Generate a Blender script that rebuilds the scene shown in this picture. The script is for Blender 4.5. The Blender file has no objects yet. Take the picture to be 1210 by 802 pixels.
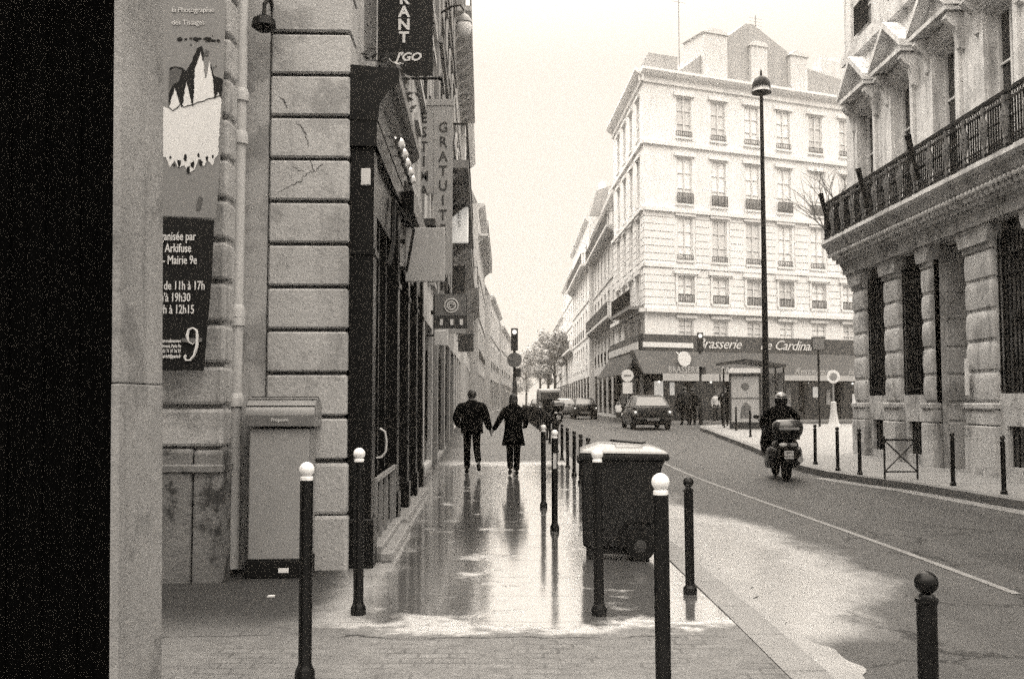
import bpy, bmesh, math, random
from mathutils import Vector, Matrix
R = math.radians
random.seed(7)
scn = bpy.context.scene
COL = scn.collection

# ------------------------------------------------------------------ camera
cd = bpy.data.cameras.new('camera'); cam = bpy.data.objects.new('camera', cd); COL.objects.link(cam)
cam.location = (0, 0, 1.54); cam.rotation_euler = (R(90 + 3.552), 0, 0)
cd.sensor_width = 36; cd.lens = 35.0; cd.clip_end = 2000; cd.clip_start = .05
scn.camera = cam
# ------------------------------------------------------------------ sky (overcast)
TINT = (1.0, .915, .81)
w = bpy.data.worlds.new('World'); scn.world = w; w.use_nodes = True
nt = w.node_tree; nt.nodes.clear()
out = nt.nodes.new('ShaderNodeOutputWorld'); bg = nt.nodes.new('ShaderNodeBackground')
sky = nt.nodes.new('ShaderNodeTexSky'); sky.sky_type = 'NISHITA'; sky.sun_disc = False
sky.sun_elevation = R(58); sky.sun_rotation = R(-12); sky.dust_density = 6; sky.air_density = 2
bw = nt.nodes.new('ShaderNodeRGBToBW'); nt.links.new(sky.outputs[0], bw.inputs[0])
tc = nt.nodes.new('ShaderNodeTexCoord'); sx = nt.nodes.new('ShaderNodeSeparateXYZ'); nt.links.new(tc.outputs['Generated'], sx.inputs[0])
ramp = nt.nodes.new('ShaderNodeMapRange'); ramp.interpolation_type = 'SMOOTHSTEP'   # cloud cover, brighter overhead
ramp.inputs[1].default_value = .31; ramp.inputs[2].default_value = .80; ramp.inputs[3].default_value = 9.75; ramp.inputs[4].default_value = 58.0
nt.links.new(sx.outputs[2], ramp.inputs[0])
mx = nt.nodes.new('ShaderNodeMath'); mx.operation = 'MULTIPLY_ADD'; mx.inputs[1].default_value = .03
nt.links.new(bw.outputs[0], mx.inputs[0]); nt.links.new(ramp.outputs[0], mx.inputs[2])
tn = nt.nodes.new('ShaderNodeVectorMath'); tn.operation = 'SCALE'; tn.inputs[0].default_value = TINT
nt.links.new(mx.outputs[0], tn.inputs['Scale'])
nt.links.new(tn.outputs[0], bg.inputs[0]); bg.inputs[1].default_value = .105
nt.links.new(bg.outputs[0], out.inputs[0])
sd = bpy.data.lights.new('sun', 'SUN'); sd.energy = 1.4; sd.angle = R(25); sd.color = (1, .95, .87)
so = bpy.data.objects.new('sun', sd); COL.objects.link(so); so.location = (0, 20, 60)
so.rotation_euler = (R(-32), 0, R(52))          # soft light from ahead, high
# ------------------------------------------------------------------ exposure / render
vs = scn.view_settings; vs.view_transform = 'Standard'; vs.look = 'None'; vs.exposure = 0; vs.gamma = 1
scn.cycles.use_denoising = False; scn.cycles.use_adaptive_sampling = True; scn.cycles.adaptive_threshold = .06; scn.cycles.adaptive_min_samples = 44
scn.cycles.max_bounces = 5; scn.cycles.diffuse_bounces = 3; scn.cycles.glossy_bounces = 3; scn.cycles.volume_bounces = 0
scn.cycles.transmission_bounces = 3; scn.cycles.caustics_reflective = False; scn.cycles.caustics_refractive = False

# ================================================================== helpers
def sstep(a, b, x):
    t = max(0, min(1, (x - a) / (b - a))); return t * t * (3 - 2 * t)
def gz(y): return .38 * sstep(22, 44, y)

class MB:
    def __init__(s, xf=None): s.bm = bmesh.new(); s.xf = xf or Matrix()
    def add(s, vs_, fs_):
        v = [s.bm.verts.new(s.xf @ Vector(p)) for p in vs_]
        for f in fs_:
            try: s.bm.faces.new([v[i] for i in f])
            except ValueError: pass
        return s
    def merge(s, b2):
        b2.verts.ensure_lookup_table(); b2.verts.index_update()
        s.add([v.co.copy() for v in b2.verts], [[v.index for v in f.verts] for f in b2.faces]); b2.free(); return s
    def box(s, x0, x1, y0, y1, z0, z1, bev=0, seg=1):
        b = bmesh.new(); bmesh.ops.create_cube(b, size=1)
        for v in b.verts: v.co = Vector(((x0 + x1) / 2 + v.co.x * (x1 - x0), (y0 + y1) / 2 + v.co.y * (y1 - y0), (z0 + z1) / 2 + v.co.z * (z1 - z0)))
        if bev: bmesh.ops.bevel(b, geom=list(b.edges), offset=bev, segments=seg, profile=.5, affect='EDGES')
        return s.merge(b)
    def quad(s, *p): return s.add(p, [list(range(len(p)))])
    def prism(s, pts, axis, a, b):           # polygon extruded along an axis from a to b
        n = len(pts)
        def P(p, t): return {'x': (t, p[0], p[1]), 'y': (p[0], t, p[1]), 'z': (p[0], p[1], t)}[axis]
        vs_ = [P(p, a) for p in pts] + [P(p, b) for p in pts]
        fs_ = [list(range(n)), list(range(2 * n - 1, n - 1, -1))] + [[i, i + n, (i + 1) % n + n, (i + 1) % n] for i in range(n)]
        return s.add(vs_, fs_)
    def tube(s, pts, r, seg=8, caps=True):
        pts = [Vector(p) for p in pts]; n = len(pts); rr = r if isinstance(r, (list, tuple)) else [r] * n
        rings = []; up = None
        for i, p in enumerate(pts):
            d = (pts[min(i + 1, n - 1)] - pts[max(i - 1, 0)]).normalized()
            if up is None: up = Vector((0, 0, 1)) if abs(d.z) < .9 else Vector((1, 0, 0))
            a = d.cross(up); a = a.normalized() if a.length > 1e-5 else Vector((1, 0, 0)); b = a.cross(d).normalized(); up = b
            rings.append([p + (a * math.cos(2 * math.pi * k / seg) + b * math.sin(2 * math.pi * k / seg)) * rr[i] for k in range(seg)])
        return s.rings(rings, caps)
    def rings(s, rings, caps=True):
        n = len(rings[0]); vs_ = [p for r in rings for p in r]; fs_ = []
        for i in range(len(rings) - 1):
            for k in range(n): fs_.append([i * n + k, i * n + (k + 1) % n, (i + 1) * n + (k + 1) % n, (i + 1) * n + k])
        if caps: fs_ += [list(range(n))[::-1], [(len(rings) - 1) * n + k for k in range(n)]]
        return s.add(vs_, fs_)
    def lathe(s, prof, c=(0, 0, 0), seg=16, axis='z'):      # prof: (r, z)
        rings = []
        for r, z in prof:
            r = max(r, .0005)
            rg = []
            for k in range(seg):
                a = 2 * math.pi * k / seg; u, v = r * math.cos(a), r * math.sin(a)
                p = {'z': (u, v, z), 'x': (z, u, v), 'y': (u, z, v)}[axis]
                rg.append(Vector(p) + Vector(c))
            rings.append(rg)
        return s.rings(rings)
    def loft(s, rs, seg=16, power=2.0):      # rs: (centre, rx, ry) horizontal rounded rings
        rings = []
        for c, rx, ry in rs:
            rg = []
            for k in range(seg):
                a = 2 * math.pi * k / seg; ca, sa = math.cos(a), math.sin(a)
                rg.append(Vector(c) + Vector((rx * math.copysign(abs(ca) ** (2 / power), ca), ry * math.copysign(abs(sa) ** (2 / power), sa), 0)))
            rings.append(rg)
        return s.rings(rings)
    def loftY(s, rs, seg=16, power=2.6):     # rs: (centre, rx, rz) rings standing across Y
        rings = []
        for c, rx, rz in rs:
            rg = []
            for k in range(seg):
                a = 2 * math.pi * k / seg; ca, sa = math.cos(a), math.sin(a)
                rg.append(Vector(c) + Vector((rx * math.copysign(abs(ca) ** (2 / power), ca), 0, rz * math.copysign(abs(sa) ** (2 / power), sa))))
            rings.append(rg)
        return s.rings(rings)
    def ball(s, c, r, seg=16, n=10):
        r = r if isinstance(r, (tuple, list)) else (r, r, r)
        b = bmesh.new(); bmesh.ops.create_uvsphere(b, u_segments=seg, v_segments=n, radius=1)
        for v in b.verts: v.co = Vector((c[0] + v.co.x * r[0], c[1] + v.co.y * r[1], c[2] + v.co.z * r[2]))
        return s.merge(b)
    def mesh(s, name, smooth=False, ang=40):
        bmesh.ops.recalc_face_normals(s.bm, faces=s.bm.faces)
        me = bpy.data.meshes.new(name); s.bm.to_mesh(me); s.bm.free()
        if smooth:
            for p in me.polygons: p.use_smooth = True
            me.set_sharp_from_angle(angle=R(ang))
        return me
    def build(s, name, m, parent=None, smooth=False, ang=40):
        return link(name, s.mesh(name, smooth, ang), m, parent)

def link(name, me, m=None, parent=None):
    o = bpy.data.objects.new(name, me); COL.objects.link(o)
    if m and not me.materials: me.materials.append(m)
    if parent: o.parent = parent
    return o
def tag(o, label=None, cat=None, group=None, kind=None):
    if label: o['label'] = label
    if cat: o['category'] = cat
    if group: o['group'] = group
    if kind: o['kind'] = kind
    return o
def thing(name, label, cat, loc=(0, 0, 0), rz=0, group=None):
    o = bpy.data.objects.new(name, None); COL.objects.link(o); o.location = loc; o.rotation_euler = (0, 0, rz)
    o.empty_display_size = .2
    return tag(o, label, cat, group)
def copy_tree(o, loc=None, rz=None, label=None, group=None, parent=None):
    c = o.copy(); COL.objects.link(c)
    if parent: c.parent = parent
    if loc is not None: c.location = loc
    if rz is not None: c.rotation_euler = (0, 0, rz)
    if label: c['label'] = label
    if group: c['group'] = group
    for ch in list(o.children): copy_tree(ch, parent=c)
    return c
def struct(name, mb, m, smooth=False): return tag(mb.build(name, m, None, smooth), kind='structure')

def text_mesh(body, size, align='LEFT', shear=0, ext=.004, spacing=1, line=1, off=0):
    cu = bpy.data.curves.new('t', 'FONT'); cu.body = body; cu.size = size; cu.align_x = align; cu.shear = shear
    cu.extrude = ext; cu.space_character = spacing; cu.space_line = line; cu.resolution_u = 2; cu.offset = off
    o = bpy.data.objects.new('t', cu); COL.objects.link(o)
    me = bpy.data.meshes.new_from_object(o.evaluated_get(bpy.context.evaluated_depsgraph_get()))
    bpy.data.objects.remove(o); bpy.data.curves.remove(cu); return me
def letter(items, m, parent, name='lettering'):
    """items: (text, size, x, y, z, align, shear, spacing, sx) standing upright facing -y in the parent's frame"""
    mb = MB()
    for body, size, x, y, z, align, shear, spacing, sx_, off in items:
        me = text_mesh(body, size, align, shear, .004, spacing, 1, off)
        mb.add([(x + v.co.x * sx_, y - v.co.z, z + v.co.y) for v in me.vertices], [list(p.vertices) for p in me.polygons])
        bpy.data.meshes.remove(me)
    return mb.build(name, m, parent)
def L(body, size, x, y, z, align='LEFT', shear=0, spacing=1, sx_=1, off=0): return (body, size, x, y, z, align, shear, spacing, sx_, off)

# ------------------------------------------------------------------ materials
class V:
    """a node socket with arithmetic"""
    def __init__(s, t, sock): s.t, s.s = t, sock
    def _m(s, op, *o, clamp=False):
        n = s.t.nodes.new('ShaderNodeMath'); n.operation = op; n.use_clamp = clamp
        for i, q in enumerate((s,) + o):
            if isinstance(q, V): s.t.links.new(q.s, n.inputs[i])
            else: n.inputs[i].default_value = q
        return V(s.t, n.outputs[0])
    def __add__(s, o): return s._m('ADD', o)
    def __sub__(s, o): return s._m('SUBTRACT', o)
    def __mul__(s, o): return s._m('MULTIPLY', o)
    def inv(s): return (s * -1) + 1
    def max(s, o): return s._m('MAXIMUM', o)
    def min(s, o): return s._m('MINIMUM', o)
    def step(s, a, b, lo=0., hi=1.):
        n = s.t.nodes.new('ShaderNodeMapRange'); n.interpolation_type = 'SMOOTHSTEP'
        s.t.links.new(s.s, n.inputs[0])
        for i, q in ((1, a), (2, b), (3, lo), (4, hi)): n.inputs[i].default_value = q
        return V(s.t, n.outputs[0])
    def to(s, sock): s.t.links.new(s.s, sock)
class Mat:
    def __init__(s, name):
        s.m = bpy.data.materials.new(name); s.m.use_nodes = True; s.t = s.m.node_tree
        s.b = s.t.nodes['Principled BSDF']
        g = s.t.nodes.new('ShaderNodeNewGeometry'); s.pos = g.outputs['Position']
        q = s.t.nodes.new('ShaderNodeSeparateXYZ'); s.t.links.new(s.pos, q.inputs[0])
        s.X, s.Y, s.Z = (V(s.t, q.outputs[i]) for i in range(3))
    def noise(s, scale, detail=3, rough=.55, stretch=(1, 1, 1)):
        mp = s.t.nodes.new('ShaderNodeMapping'); mp.inputs['Scale'].default_value = stretch; s.t.links.new(s.pos, mp.inputs[0])
        n = s.t.nodes.new('ShaderNodeTexNoise'); n.inputs['Scale'].default_value = scale; n.inputs['Detail'].default_value = detail
        n.inputs['Roughness'].default_value = rough; s.t.links.new(mp.outputs[0], n.inputs['Vector'])
        return V(s.t, n.outputs['Fac'])
    def base(s, v):
        if isinstance(v, V):
            n = s.t.nodes.new('ShaderNodeCombineColor')
            for i in range(3): v.to(n.inputs[i])
            s.t.links.new(n.outputs[0], s.b.inputs['Base Color'])
        else: s.b.inputs['Base Color'].default_value = (v, v, v, 1)
        return s
    def set(s, **k):
        for n, v in k.items():
            sock = s.b.inputs[n.replace('_', ' ')]
            if isinstance(v, V): v.to(sock)
            else: sock.default_value = v
        return s
    def bump(s, h, strength=.3, dist=.02):
        n = s.t.nodes.new('ShaderNodeBump'); n.inputs['Strength'].default_value = strength; n.inputs['Distance'].default_value = dist
        h.to(n.inputs['Height']); s.t.links.new(n.outputs[0], s.b.inputs['Normal']); return s

def stone(name, v, var=.25, grain=.25, scale=1.6, bump=.25, rough=.85, streak=.0, gscale=90, blotch=0, bscale=1.7):
    M = Mat(name)
    big = M.noise(scale, 5, .6); fine = M.noise(gscale, 2, .7); st = M.noise(3.2, 4, .6, (1, 1, .12))
    k = (big - .5) * (2 * var) + 1
    k = k * ((fine - .5) * (2 * grain) + 1)
    if streak: k = k * (st.step(.5, .72, 1, 1 - streak))
    if blotch: k = k * M.noise(bscale, 6, .68).step(.50, .60, 1, 1 - blotch)
    M.base((k * v).max(.004)).set(Roughness=rough)
    M.bump(fine * .5 + M.noise(18, 4, .65), bump, .02); return M.m
def paint(name, v, rough=.35, coat=0, var=.15, bump=.04, spec=.5, metal=0, gscale=60):
    M = Mat(name); n = M.noise(4, 4, .6); f = M.noise(gscale, 2, .6)
    M.base((((n - .5) * (2 * var)) + 1) * (((f - .5) * var) + 1) * v).set(Roughness=(n - .5) * .25 + rough, Coat_Weight=coat, Coat_Roughness=.08, Specular_IOR_Level=spec, Metallic=metal)
    if bump: M.bump(f, bump, .004)
    return M.m
def emit(name, v, s):
    M = Mat(name); M.base(v).set(Emission_Color=(1, .95, .87, 1), Emission_Strength=s); return M.m

BLACK = paint('black_gloss_paint', .003, .36, .04, .5, .10, .2, 0, 90)
BLACKM = paint('black_cast_iron', .005, .5, 0, spec=.2)
WHITEP = paint('white_paint', .72, .4, 0, .12)
DARKWOOD = paint('black_shop_paint', .003, .36, .03, .3, .05, .2)
GATE = paint('black_gate', .0018, .9, 0, .4, spec=0)
CLOTH = paint('black_cloth', .004, .95, 0, .4, .1, .04)
CLOTH2 = paint('charcoal_cloth', .022, .95, 0, .4, .1, .1)
CLOTH3 = paint('grey_cloth', .10, .95, 0, .3, .1, .1)
SKIN = paint('skin', .22, .5, 0, .08)
HAIR = paint('dark_hair', .008, .6, 0, .3)
RUBBER = paint('rubber', .008, .8, 0, .2, spec=.1)
GLASS = paint('dark_glass', .012, .06, 0, .1, 0, .6)
PALEGLASS = paint('haze_pale_glass', .78, .25, .3, .12, 0)  # pane colour kept pale to stand in for haze over far windows
CHROME = paint('chrome', .6, .16, 0, .05, 0, metal=1)
GREYM = paint('grey_metal', .20, .42, 0, .2)
LIGHTM = paint('light_grey_panel', .42, .5, 0, .1)
MIDM = paint('mid_grey_panel', .12, .45, 0, .2)
BIN = paint('dark_bin_plastic', .013, .5, 0, .4, .12, .12)
WRIM = paint('dark_wheel_rim', .03, .6, 0, .3, .1, .2)
BINLID = paint('sky_bright_wet_lid', .22, .35, .25, .3, .08)  # lid painted far paler than the body, carrying the sky's brightness
STONE1 = stone('pale_limestone', .36, .28, .55, 1.2, .5, .85, .35, 70, .30, 1.3)
STONE2 = stone('rough_plaster', .34, .3, .5, 1.0, .45, .9, .45, 70, .35, 1.6)
PIPEM = stone('pipe_paint', .42, .2, .3, 1.5, .2, .7, .4, 70)
STONE3 = stone('stained_base_stone', .15, .6, .5, 2.6, .6, .9, .5, 70, .80, 2.2)
GROOVE = stone('joint_mortar', .05, .3, .2)
STONE_B = stone('bank_stone', .70, .25, .5, .8, .3, .85, .45, 32, .25, 1.1)
STONE_BL = stone('bank_shaded_stone', .46, .35, .6, .9, .6, .9, .45, 30, .35, 1.2)  # bank stone again, darkened in colour for the balcony's shade
STONE_C = stone('corner_house_stone', .70, .12, .3, .4, .1, .9, .08, 20)
STONE_D = stone('far_house_stone', .56, .14, .3, .4, .1, .9, .15, 20)
STONE_G = stone('grey_render', .20, .25, .25, .6, .2, .9, .3, 30)
STONE_L = stone('pale_render', .40, .2, .2, .6, .2, .9, .3, 30)
ZINC = stone('zinc_roof', .32, .2, .1, .6, .1, .6, .2, 20)
SIGNW = paint('white_sign', .62, .5, 0, .08)
SIGNG = paint('grey_sign', .36, .5, 0, .15, gscale=120)
SIGND = paint('dark_sign', .025, .5, 0, .2)
BANNER = paint('dark_banner_cloth', .018, .8, 0, .3, .1, .2)
AWN = paint('grey_awning_cloth', .08, .9, 0, .25, .1, .2)
POSTER = paint('grey_poster_paper', .19, .7, 0, .12, .1, .2, 0, 160)
PAPER = paint('torn_white_paper', .6, .7, 0, .06, .1, .2, 0, 160)
INK = paint('black_ink', .006, .7, 0, .2, 0, .2)
FADED = paint('faded_ink', .5, .8, 0, .2)
DKPAPER = paint('dark_torn_paper', .07, .8, 0, .4)
LAMP = emit('lit_lamp', .8, 1.2)
LEAF = paint('leaf', .06, .6, 0, .4)
TREELEAF = paint('haze_pale_leaf', .42, .8, 0, .4)  # leaf colour lightened to imitate distance haze
BARK = stone('bark', .05, .3, .3, 6, .6)
CARP = paint('dark_car_paint', .007, .3, .12, .05, 0, .3)
CARL = paint('pale_car_paint', .30, .25, .6, .05, 0)
HELM = paint('helmet_shell', .32, .25, .4, .05, 0)
POLYC = emit('lit_panel', .75, .35)

def wet_pavement():
    M = Mat('wet_pavement')
    n = M.noise(1.1, 5, .6, (.8, 1.0, 1)); n2 = M.noise(2.6, 4, .6, (.7, .75, 1)); f = M.noise(120, 2, .7); pit = M.noise(38, 3, .7); mot = M.noise(7, 4, .65, (.7, 1.2, 1))
    wob = (n - .5) * 1.5
    a = (M.Y + wob * 1.1 + (n2 - .5) * .9 + (mot - .5) * .5).step(6.7, 7.25)
    far = (M.Y + wob * 1.6 + (n2 - .5) * 2.).step(23.6, 25.8).inv()
    left = (M.X + M.Y * .07 + wob * .7 + (n2 - .5) * .5).step(-1.15, -.50)
    wet = a * far * left
    sheen = wet * n2.step(.24, .42, .55, 1.)
    j = (M.Y * (1 / .9) + M.noise(.7, 2) * .25)._m('FRACT')
    joint = ((j - .5)._m('ABSOLUTE')).step(.485, .495) * a
    dark = (M.X + M.Y * .02 + wob * .3).step(-1.45, -.75).inv() * (M.Y + wob * .6 + (mot - .5) * .6).step(6.3, 7.5)      # damp asphalt along the wall foot, with its shade painted in
    # worn setts of the dropped crossing
    br = M.t.nodes.new('ShaderNodeTexBrick'); M.t.links.new(M.pos, br.inputs['Vector']); br.inputs['Scale'].default_value = 1.0
    for nm, q in (('Mortar Size', .012), ('Mortar Smooth', .6), ('Brick Width', .19), ('Row Height', .115)): br.inputs[nm].default_value = q
    mortar = V(M.t, br.outputs['Fac']) * a.inv() * M.noise(2.2, 3).step(.4, .65, .0, 1)
    crack = ((M.Y + (n - .5) * .5 + (mot - .5) * .12 - 6.62)._m('ABSOLUTE')).step(.006, .022).inv() * n2.step(.4, .5)
    c = ((f - .5) * 1.2 + 1) * ((n - .5) * .55 + 1) * ((pit - .5) * 1.3 + 1) * ((mot - .5) * 1.3 + 1)
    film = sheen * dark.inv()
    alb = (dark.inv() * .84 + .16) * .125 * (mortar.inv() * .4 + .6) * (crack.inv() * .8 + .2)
    jt = (joint.inv() * .4 + .6) * mot.step(.25, .45, .7, 1)
    M.base((c * alb * film.inv() + film * .88 * jt).max(.003))
    M.set(Roughness=(sheen.inv() * .6 + .10), Metallic=film * .93, Specular_IOR_Level=.35)
    rip = M.noise(2.4, 4, .6, (.8, .8, 1)) * .7 + M.noise(8, 3, .6, (.6, 1, 1)) * M.noise(.8, 2).step(.4, .6, .15, .6)
    h = (f * .3 + pit * .5 + mot * .5) * (sheen.inv() * .9 + .010) + rip * (wet * .15) + joint * -.02 + mortar * -.3 + crack * -.6
    M.bump(h, .6, .02)
    return M.m
def road_mat():
    M = Mat('wet_asphalt')
    n = M.noise(.9, 5, .6, (1, .7, 1)); n2 = M.noise(5, 4, .6); f = M.noise(110, 2, .7); pit = M.noise(45, 3, .75)
    wob = (n - .5) * 1.6
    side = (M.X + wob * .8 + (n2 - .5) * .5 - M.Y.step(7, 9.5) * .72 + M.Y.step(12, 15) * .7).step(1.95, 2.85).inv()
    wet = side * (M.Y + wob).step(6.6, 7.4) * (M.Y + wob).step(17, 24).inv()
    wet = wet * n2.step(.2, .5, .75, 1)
    c = ((f - .5) * 1.3 + 1) * ((n - .5) * .5 + 1) * ((pit - .5) * 1.5 + 1) * ((n2 - .5) * .5 + 1)
    track = M.noise(.8, 3, .5, (2.2, .08, 1)).step(.35, .65, .85, 1.12)
    vo = M.t.nodes.new('ShaderNodeTexVoronoi'); vo.feature = 'DISTANCE_TO_EDGE'; vo.inputs['Scale'].default_value = .42
    wv = M.t.nodes.new('ShaderNodeVectorMath'); wv.operation = 'ADD'; M.t.links.new(M.pos, wv.inputs[0])
    cx = M.t.nodes.new('ShaderNodeCombineXYZ'); (M.noise(2.1, 4, .7) * .9).to(cx.inputs[0]); (M.noise(2.7, 4, .7) * .9).to(cx.inputs[1]); M.t.links.new(cx.outputs[0], wv.inputs[1]); M.t.links.new(wv.outputs[0], vo.inputs['Vector'])
    crk = V(M.t, vo.outputs['Distance']).step(.002, .016).inv() * M.noise(.6, 2).step(.48, .56)
    patch = (M.Y + (n2 - .5) * .1 - 9.5)._m('ABSOLUTE').step(1.15, 1.18).inv() * (M.X + (n2 - .5) * .08 - 5.6)._m('ABSOLUTE').step(.85, .88).inv()
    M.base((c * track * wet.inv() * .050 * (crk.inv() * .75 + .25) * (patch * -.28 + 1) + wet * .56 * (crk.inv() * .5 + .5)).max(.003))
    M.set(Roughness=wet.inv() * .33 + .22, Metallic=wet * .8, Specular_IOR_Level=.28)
    M.bump((f * .4 + pit * .6) * (wet.inv() * .9 + .08) + n2 * (wet * .05), .55, .02)
    return M.m
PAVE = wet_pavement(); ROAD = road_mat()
PAVE_R = stone('right_pavement_asphalt', .21, .16, .5, 1.0, .4, .6, 0, 110)
KERBS = stone('granite_kerb', .16, .2, .35, 1.5, .4, .45, .1, 110)
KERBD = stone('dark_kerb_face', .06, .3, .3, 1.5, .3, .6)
GUTTER = stone('wet_gutter_setts', .24, .3, .3, 3, .5, .3, .1, 60)
MARK = stone('worn_road_paint', .17, .55, .5, 3, .2, .55, 0, 60)
GROUND = stone('far_ground', .12, .2, .2, .3, .2)

# ================================================================== the setting
YS = [-6, 0, 3, 5, 6.2, 7, 7.6, 9, 11, 13, 16, 19, 22, 24, 26, 28, 30, 32, 34, 36, 38, 40, 42, 44, 50, 60, 80, 110, 160, 240]
def strip(name, left, right, z, m, y0=-6, y1=240, ys=None):
    """a sheet between two edges x=left(y), x=right(y) following the rise of the street"""
    mb = MB(); y_ = [y for y in (ys or YS) if y0 <= y <= y1]; vs_ = []; fs_ = []
    for y in y_: vs_ += [(left(y), y, gz(y) + z), (right(y), y, gz(y) + z)]
    for i in range(len(y_) - 1): fs_.append([2 * i, 2 * i + 1, 2 * i + 3, 2 * i + 2])
    mb.add(vs_, fs_); return struct(name, mb, m)
g = MB(); g.quad((-600, -60, -.25), (600, -60, -.25), (600, 1200, .12), (-600, 1200, .12)); struct('ground', g, GROUND)
KL = lambda y: 1.80 - .012 * max(0, y - 7)        # outer edge of the left kerb
KR_P = [(-6, 9.2), (6, 8.4), (12, 7.75), (15, 7.5), (18, 7.2), (19.5, 6.85), (21, 6.62), (23.5, 6.62), (26.5, 6.9), (30, 7.2), (36, 7.5), (42, 7.9), (45.5, 8.6), (47.5, 10.2), (48.4, 13), (48.5, 60)]
def KR(y):
    for (a, b), (c, d) in zip(KR_P, KR_P[1:]):
        if a <= y <= c: return b + (d - b) * (y - a) / (c - a)
    return 60
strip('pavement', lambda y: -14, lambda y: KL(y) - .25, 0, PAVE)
RY = sorted(set(YS + [y for y, _ in KR_P] + [48.5]))
strip('road', lambda y: KL(y) - .02, lambda y: 75, -.06, ROAD)
# left granite kerb, stone by stone in one mesh
mb = MB(); y = -4.0
while y < 60:
    ln = 1.0 + random.uniform(-.12, .2); y2 = y + ln - .012; za, zb = gz(y), gz(y2)
    xs0, xs1 = KL(y) - .245, KL(y)
    mb.add([(xs0, y, za + .004), (xs1, y, za + .004), (xs1, y2, zb + .004), (xs0, y2, zb + .004), (xs0, y, za - .2), (xs1 + .01, y, za - .2), (xs1 + .01, y2, zb - .2), (xs0, y2, zb - .2)],
           [(0, 1, 2, 3), (0, 4, 5, 1), (1, 5, 6, 2), (2, 6, 7, 3), (3, 7, 4, 0)])
    y += ln
struct('kerb', mb, KERBS)
# gutter with a ragged edge against the asphalt
mb = MB(); vs_ = []; fs_ = []; ny = 440
for i in range(ny):
    yy = -2 + i * .065; e = .22 + .05 * math.sin(yy * 2.3) + .03 * math.sin(yy * 5.1 + 1) + .02 * math.sin(yy * 13.7) + random.uniform(-.014, .014)
    vs_ += [(KL(yy) + .012, yy, gz(yy) - .054), (KL(yy) + e, yy, gz(yy) - .055)]
for i in range(ny - 1): fs_.append([2 * i, 2 * i + 1, 2 * i + 3, 2 * i + 2])
mb.add(vs_, fs_); struct('gutter', mb, GUTTER)
# right pavement with kerb
mb = MB(); kerb = MB(); kface = MB(); gut = MB(); P0 = None; ys = [y for y in RY if y <= 48.5]
for ya, yb in zip(ys, ys[1:]):
    a, b = KR(ya), KR(yb); za, zb = gz(ya) + .07, gz(yb) + .07
    d = Vector((b - a, yb - ya)).normalized(); n = Vector((d.y, -d.x))       # towards the pavement
    mb.quad((a + n.x * .25, ya + n.y * .25, za), (60, ya + n.y * .25, za), (60, yb + n.y * .25, zb), (b + n.x * .25, yb + n.y * .25, zb))
for i in range(len(KR_P) - 1):
    (ya, a), (yb, b) = KR_P[i], KR_P[i + 1]
    k = max(1, int((yb - ya) / 1.0)) if b < 59 else 1
    for q in range(k):
        y1, y2 = ya + (yb - ya) * q / k, ya + (yb - ya) * (q + 1) / k; x1, x2 = a + (b - a) * q / k, a + (b - a) * (q + 1) / k
        d = Vector((x2 - x1, y2 - y1)).normalized(); n = Vector((d.y, -d.x)) * .26
        z1, z2 = gz(y1), gz(y2); h = .074
        kerb.quad((x1, y1, z1 + h), (x2, y2, z2 + h), (x2 + n.x, y2 + n.y, z2 + h), (x1 + n.x, y1 + n.y, z1 + h))
        kface.quad((x1, y1, z1 + h), (x1 - .02, y1, z1 - .1), (x2 - .02, y2, z2 - .1), (x2, y2, z2 + h))
        gm = n * (-.36 / .26)
        if y1 < 20: gut.quad((x1 - .02, y1, z1 - .055), (x1 + gm.x, y1 + gm.y, z1 - .055), (x2 + gm.x, y2 + gm.y, z2 - .055), (x2 - .02, y2, z2 - .055))
struct('pavement', mb, PAVE_R); struct('kerb', kerb, KERBS); struct('kerb', kface, KERBD); struct('gutter', gut, GUTTER)
# pavement of the far corner, with the kerb of the cross street
mb = MB(); mb.prism([(7.0, 54.6), (70, 82), (70, 200), (6.2, 200)], 'z', .2, .455); struct('pavement', mb, PAVE_R)
# white lane line
mb = MB(); vs_ = []; fs_ = []; yy = [8.4 + i * .8 for i in range(34)]
for q in yy:
    x = 4.2 - .32 * sstep(8, 22, q); vs_ += [(x - .04, q, gz(q) - .055), (x + .04, q, gz(q) - .055)]
for i in range(len(yy) - 1): fs_.append([2 * i, 2 * i + 1, 2 * i + 3, 2 * i + 2])
mb.add(vs_, fs_); struct('road_marking', mb, MARK)

# ================================================================== buildings
def wall_open(mb, x0, x1, z0, z1, ops, y=0., t=.3):
    """a front wall (plane y, facing -y) with real openings (xa, xb, za, zb) and their reveals"""
    xs = sorted({x0, x1} | {v for o in ops for v in o[:2] if x0 < v < x1}); zs = sorted({z0, z1} | {v for o in ops for v in o[2:] if z0 < v < z1})
    for xa, xb in zip(xs, xs[1:]):
        for za, zb in zip(zs, zs[1:]):
            cx, cz = (xa + xb) / 2, (za + zb) / 2
            if not any(o[0] < cx < o[1] and o[2] < cz < o[3] for o in ops): mb.quad((xa, y, za), (xb, y, za), (xb, y, zb), (xa, y, zb))
    for a, b, c, d in ops:
        mb.quad((a, y, c), (a, y + t, c), (a, y + t, d), (a, y, d)); mb.quad((b, y, c), (b, y, d), (b, y + t, d), (b, y + t, c))
        mb.quad((a, y, d), (a, y + t, d), (b, y + t, d), (b, y, d)); mb.quad((a, y, c), (b, y, c), (b, y + t, c), (a, y + t, c))
WC = {}
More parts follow.
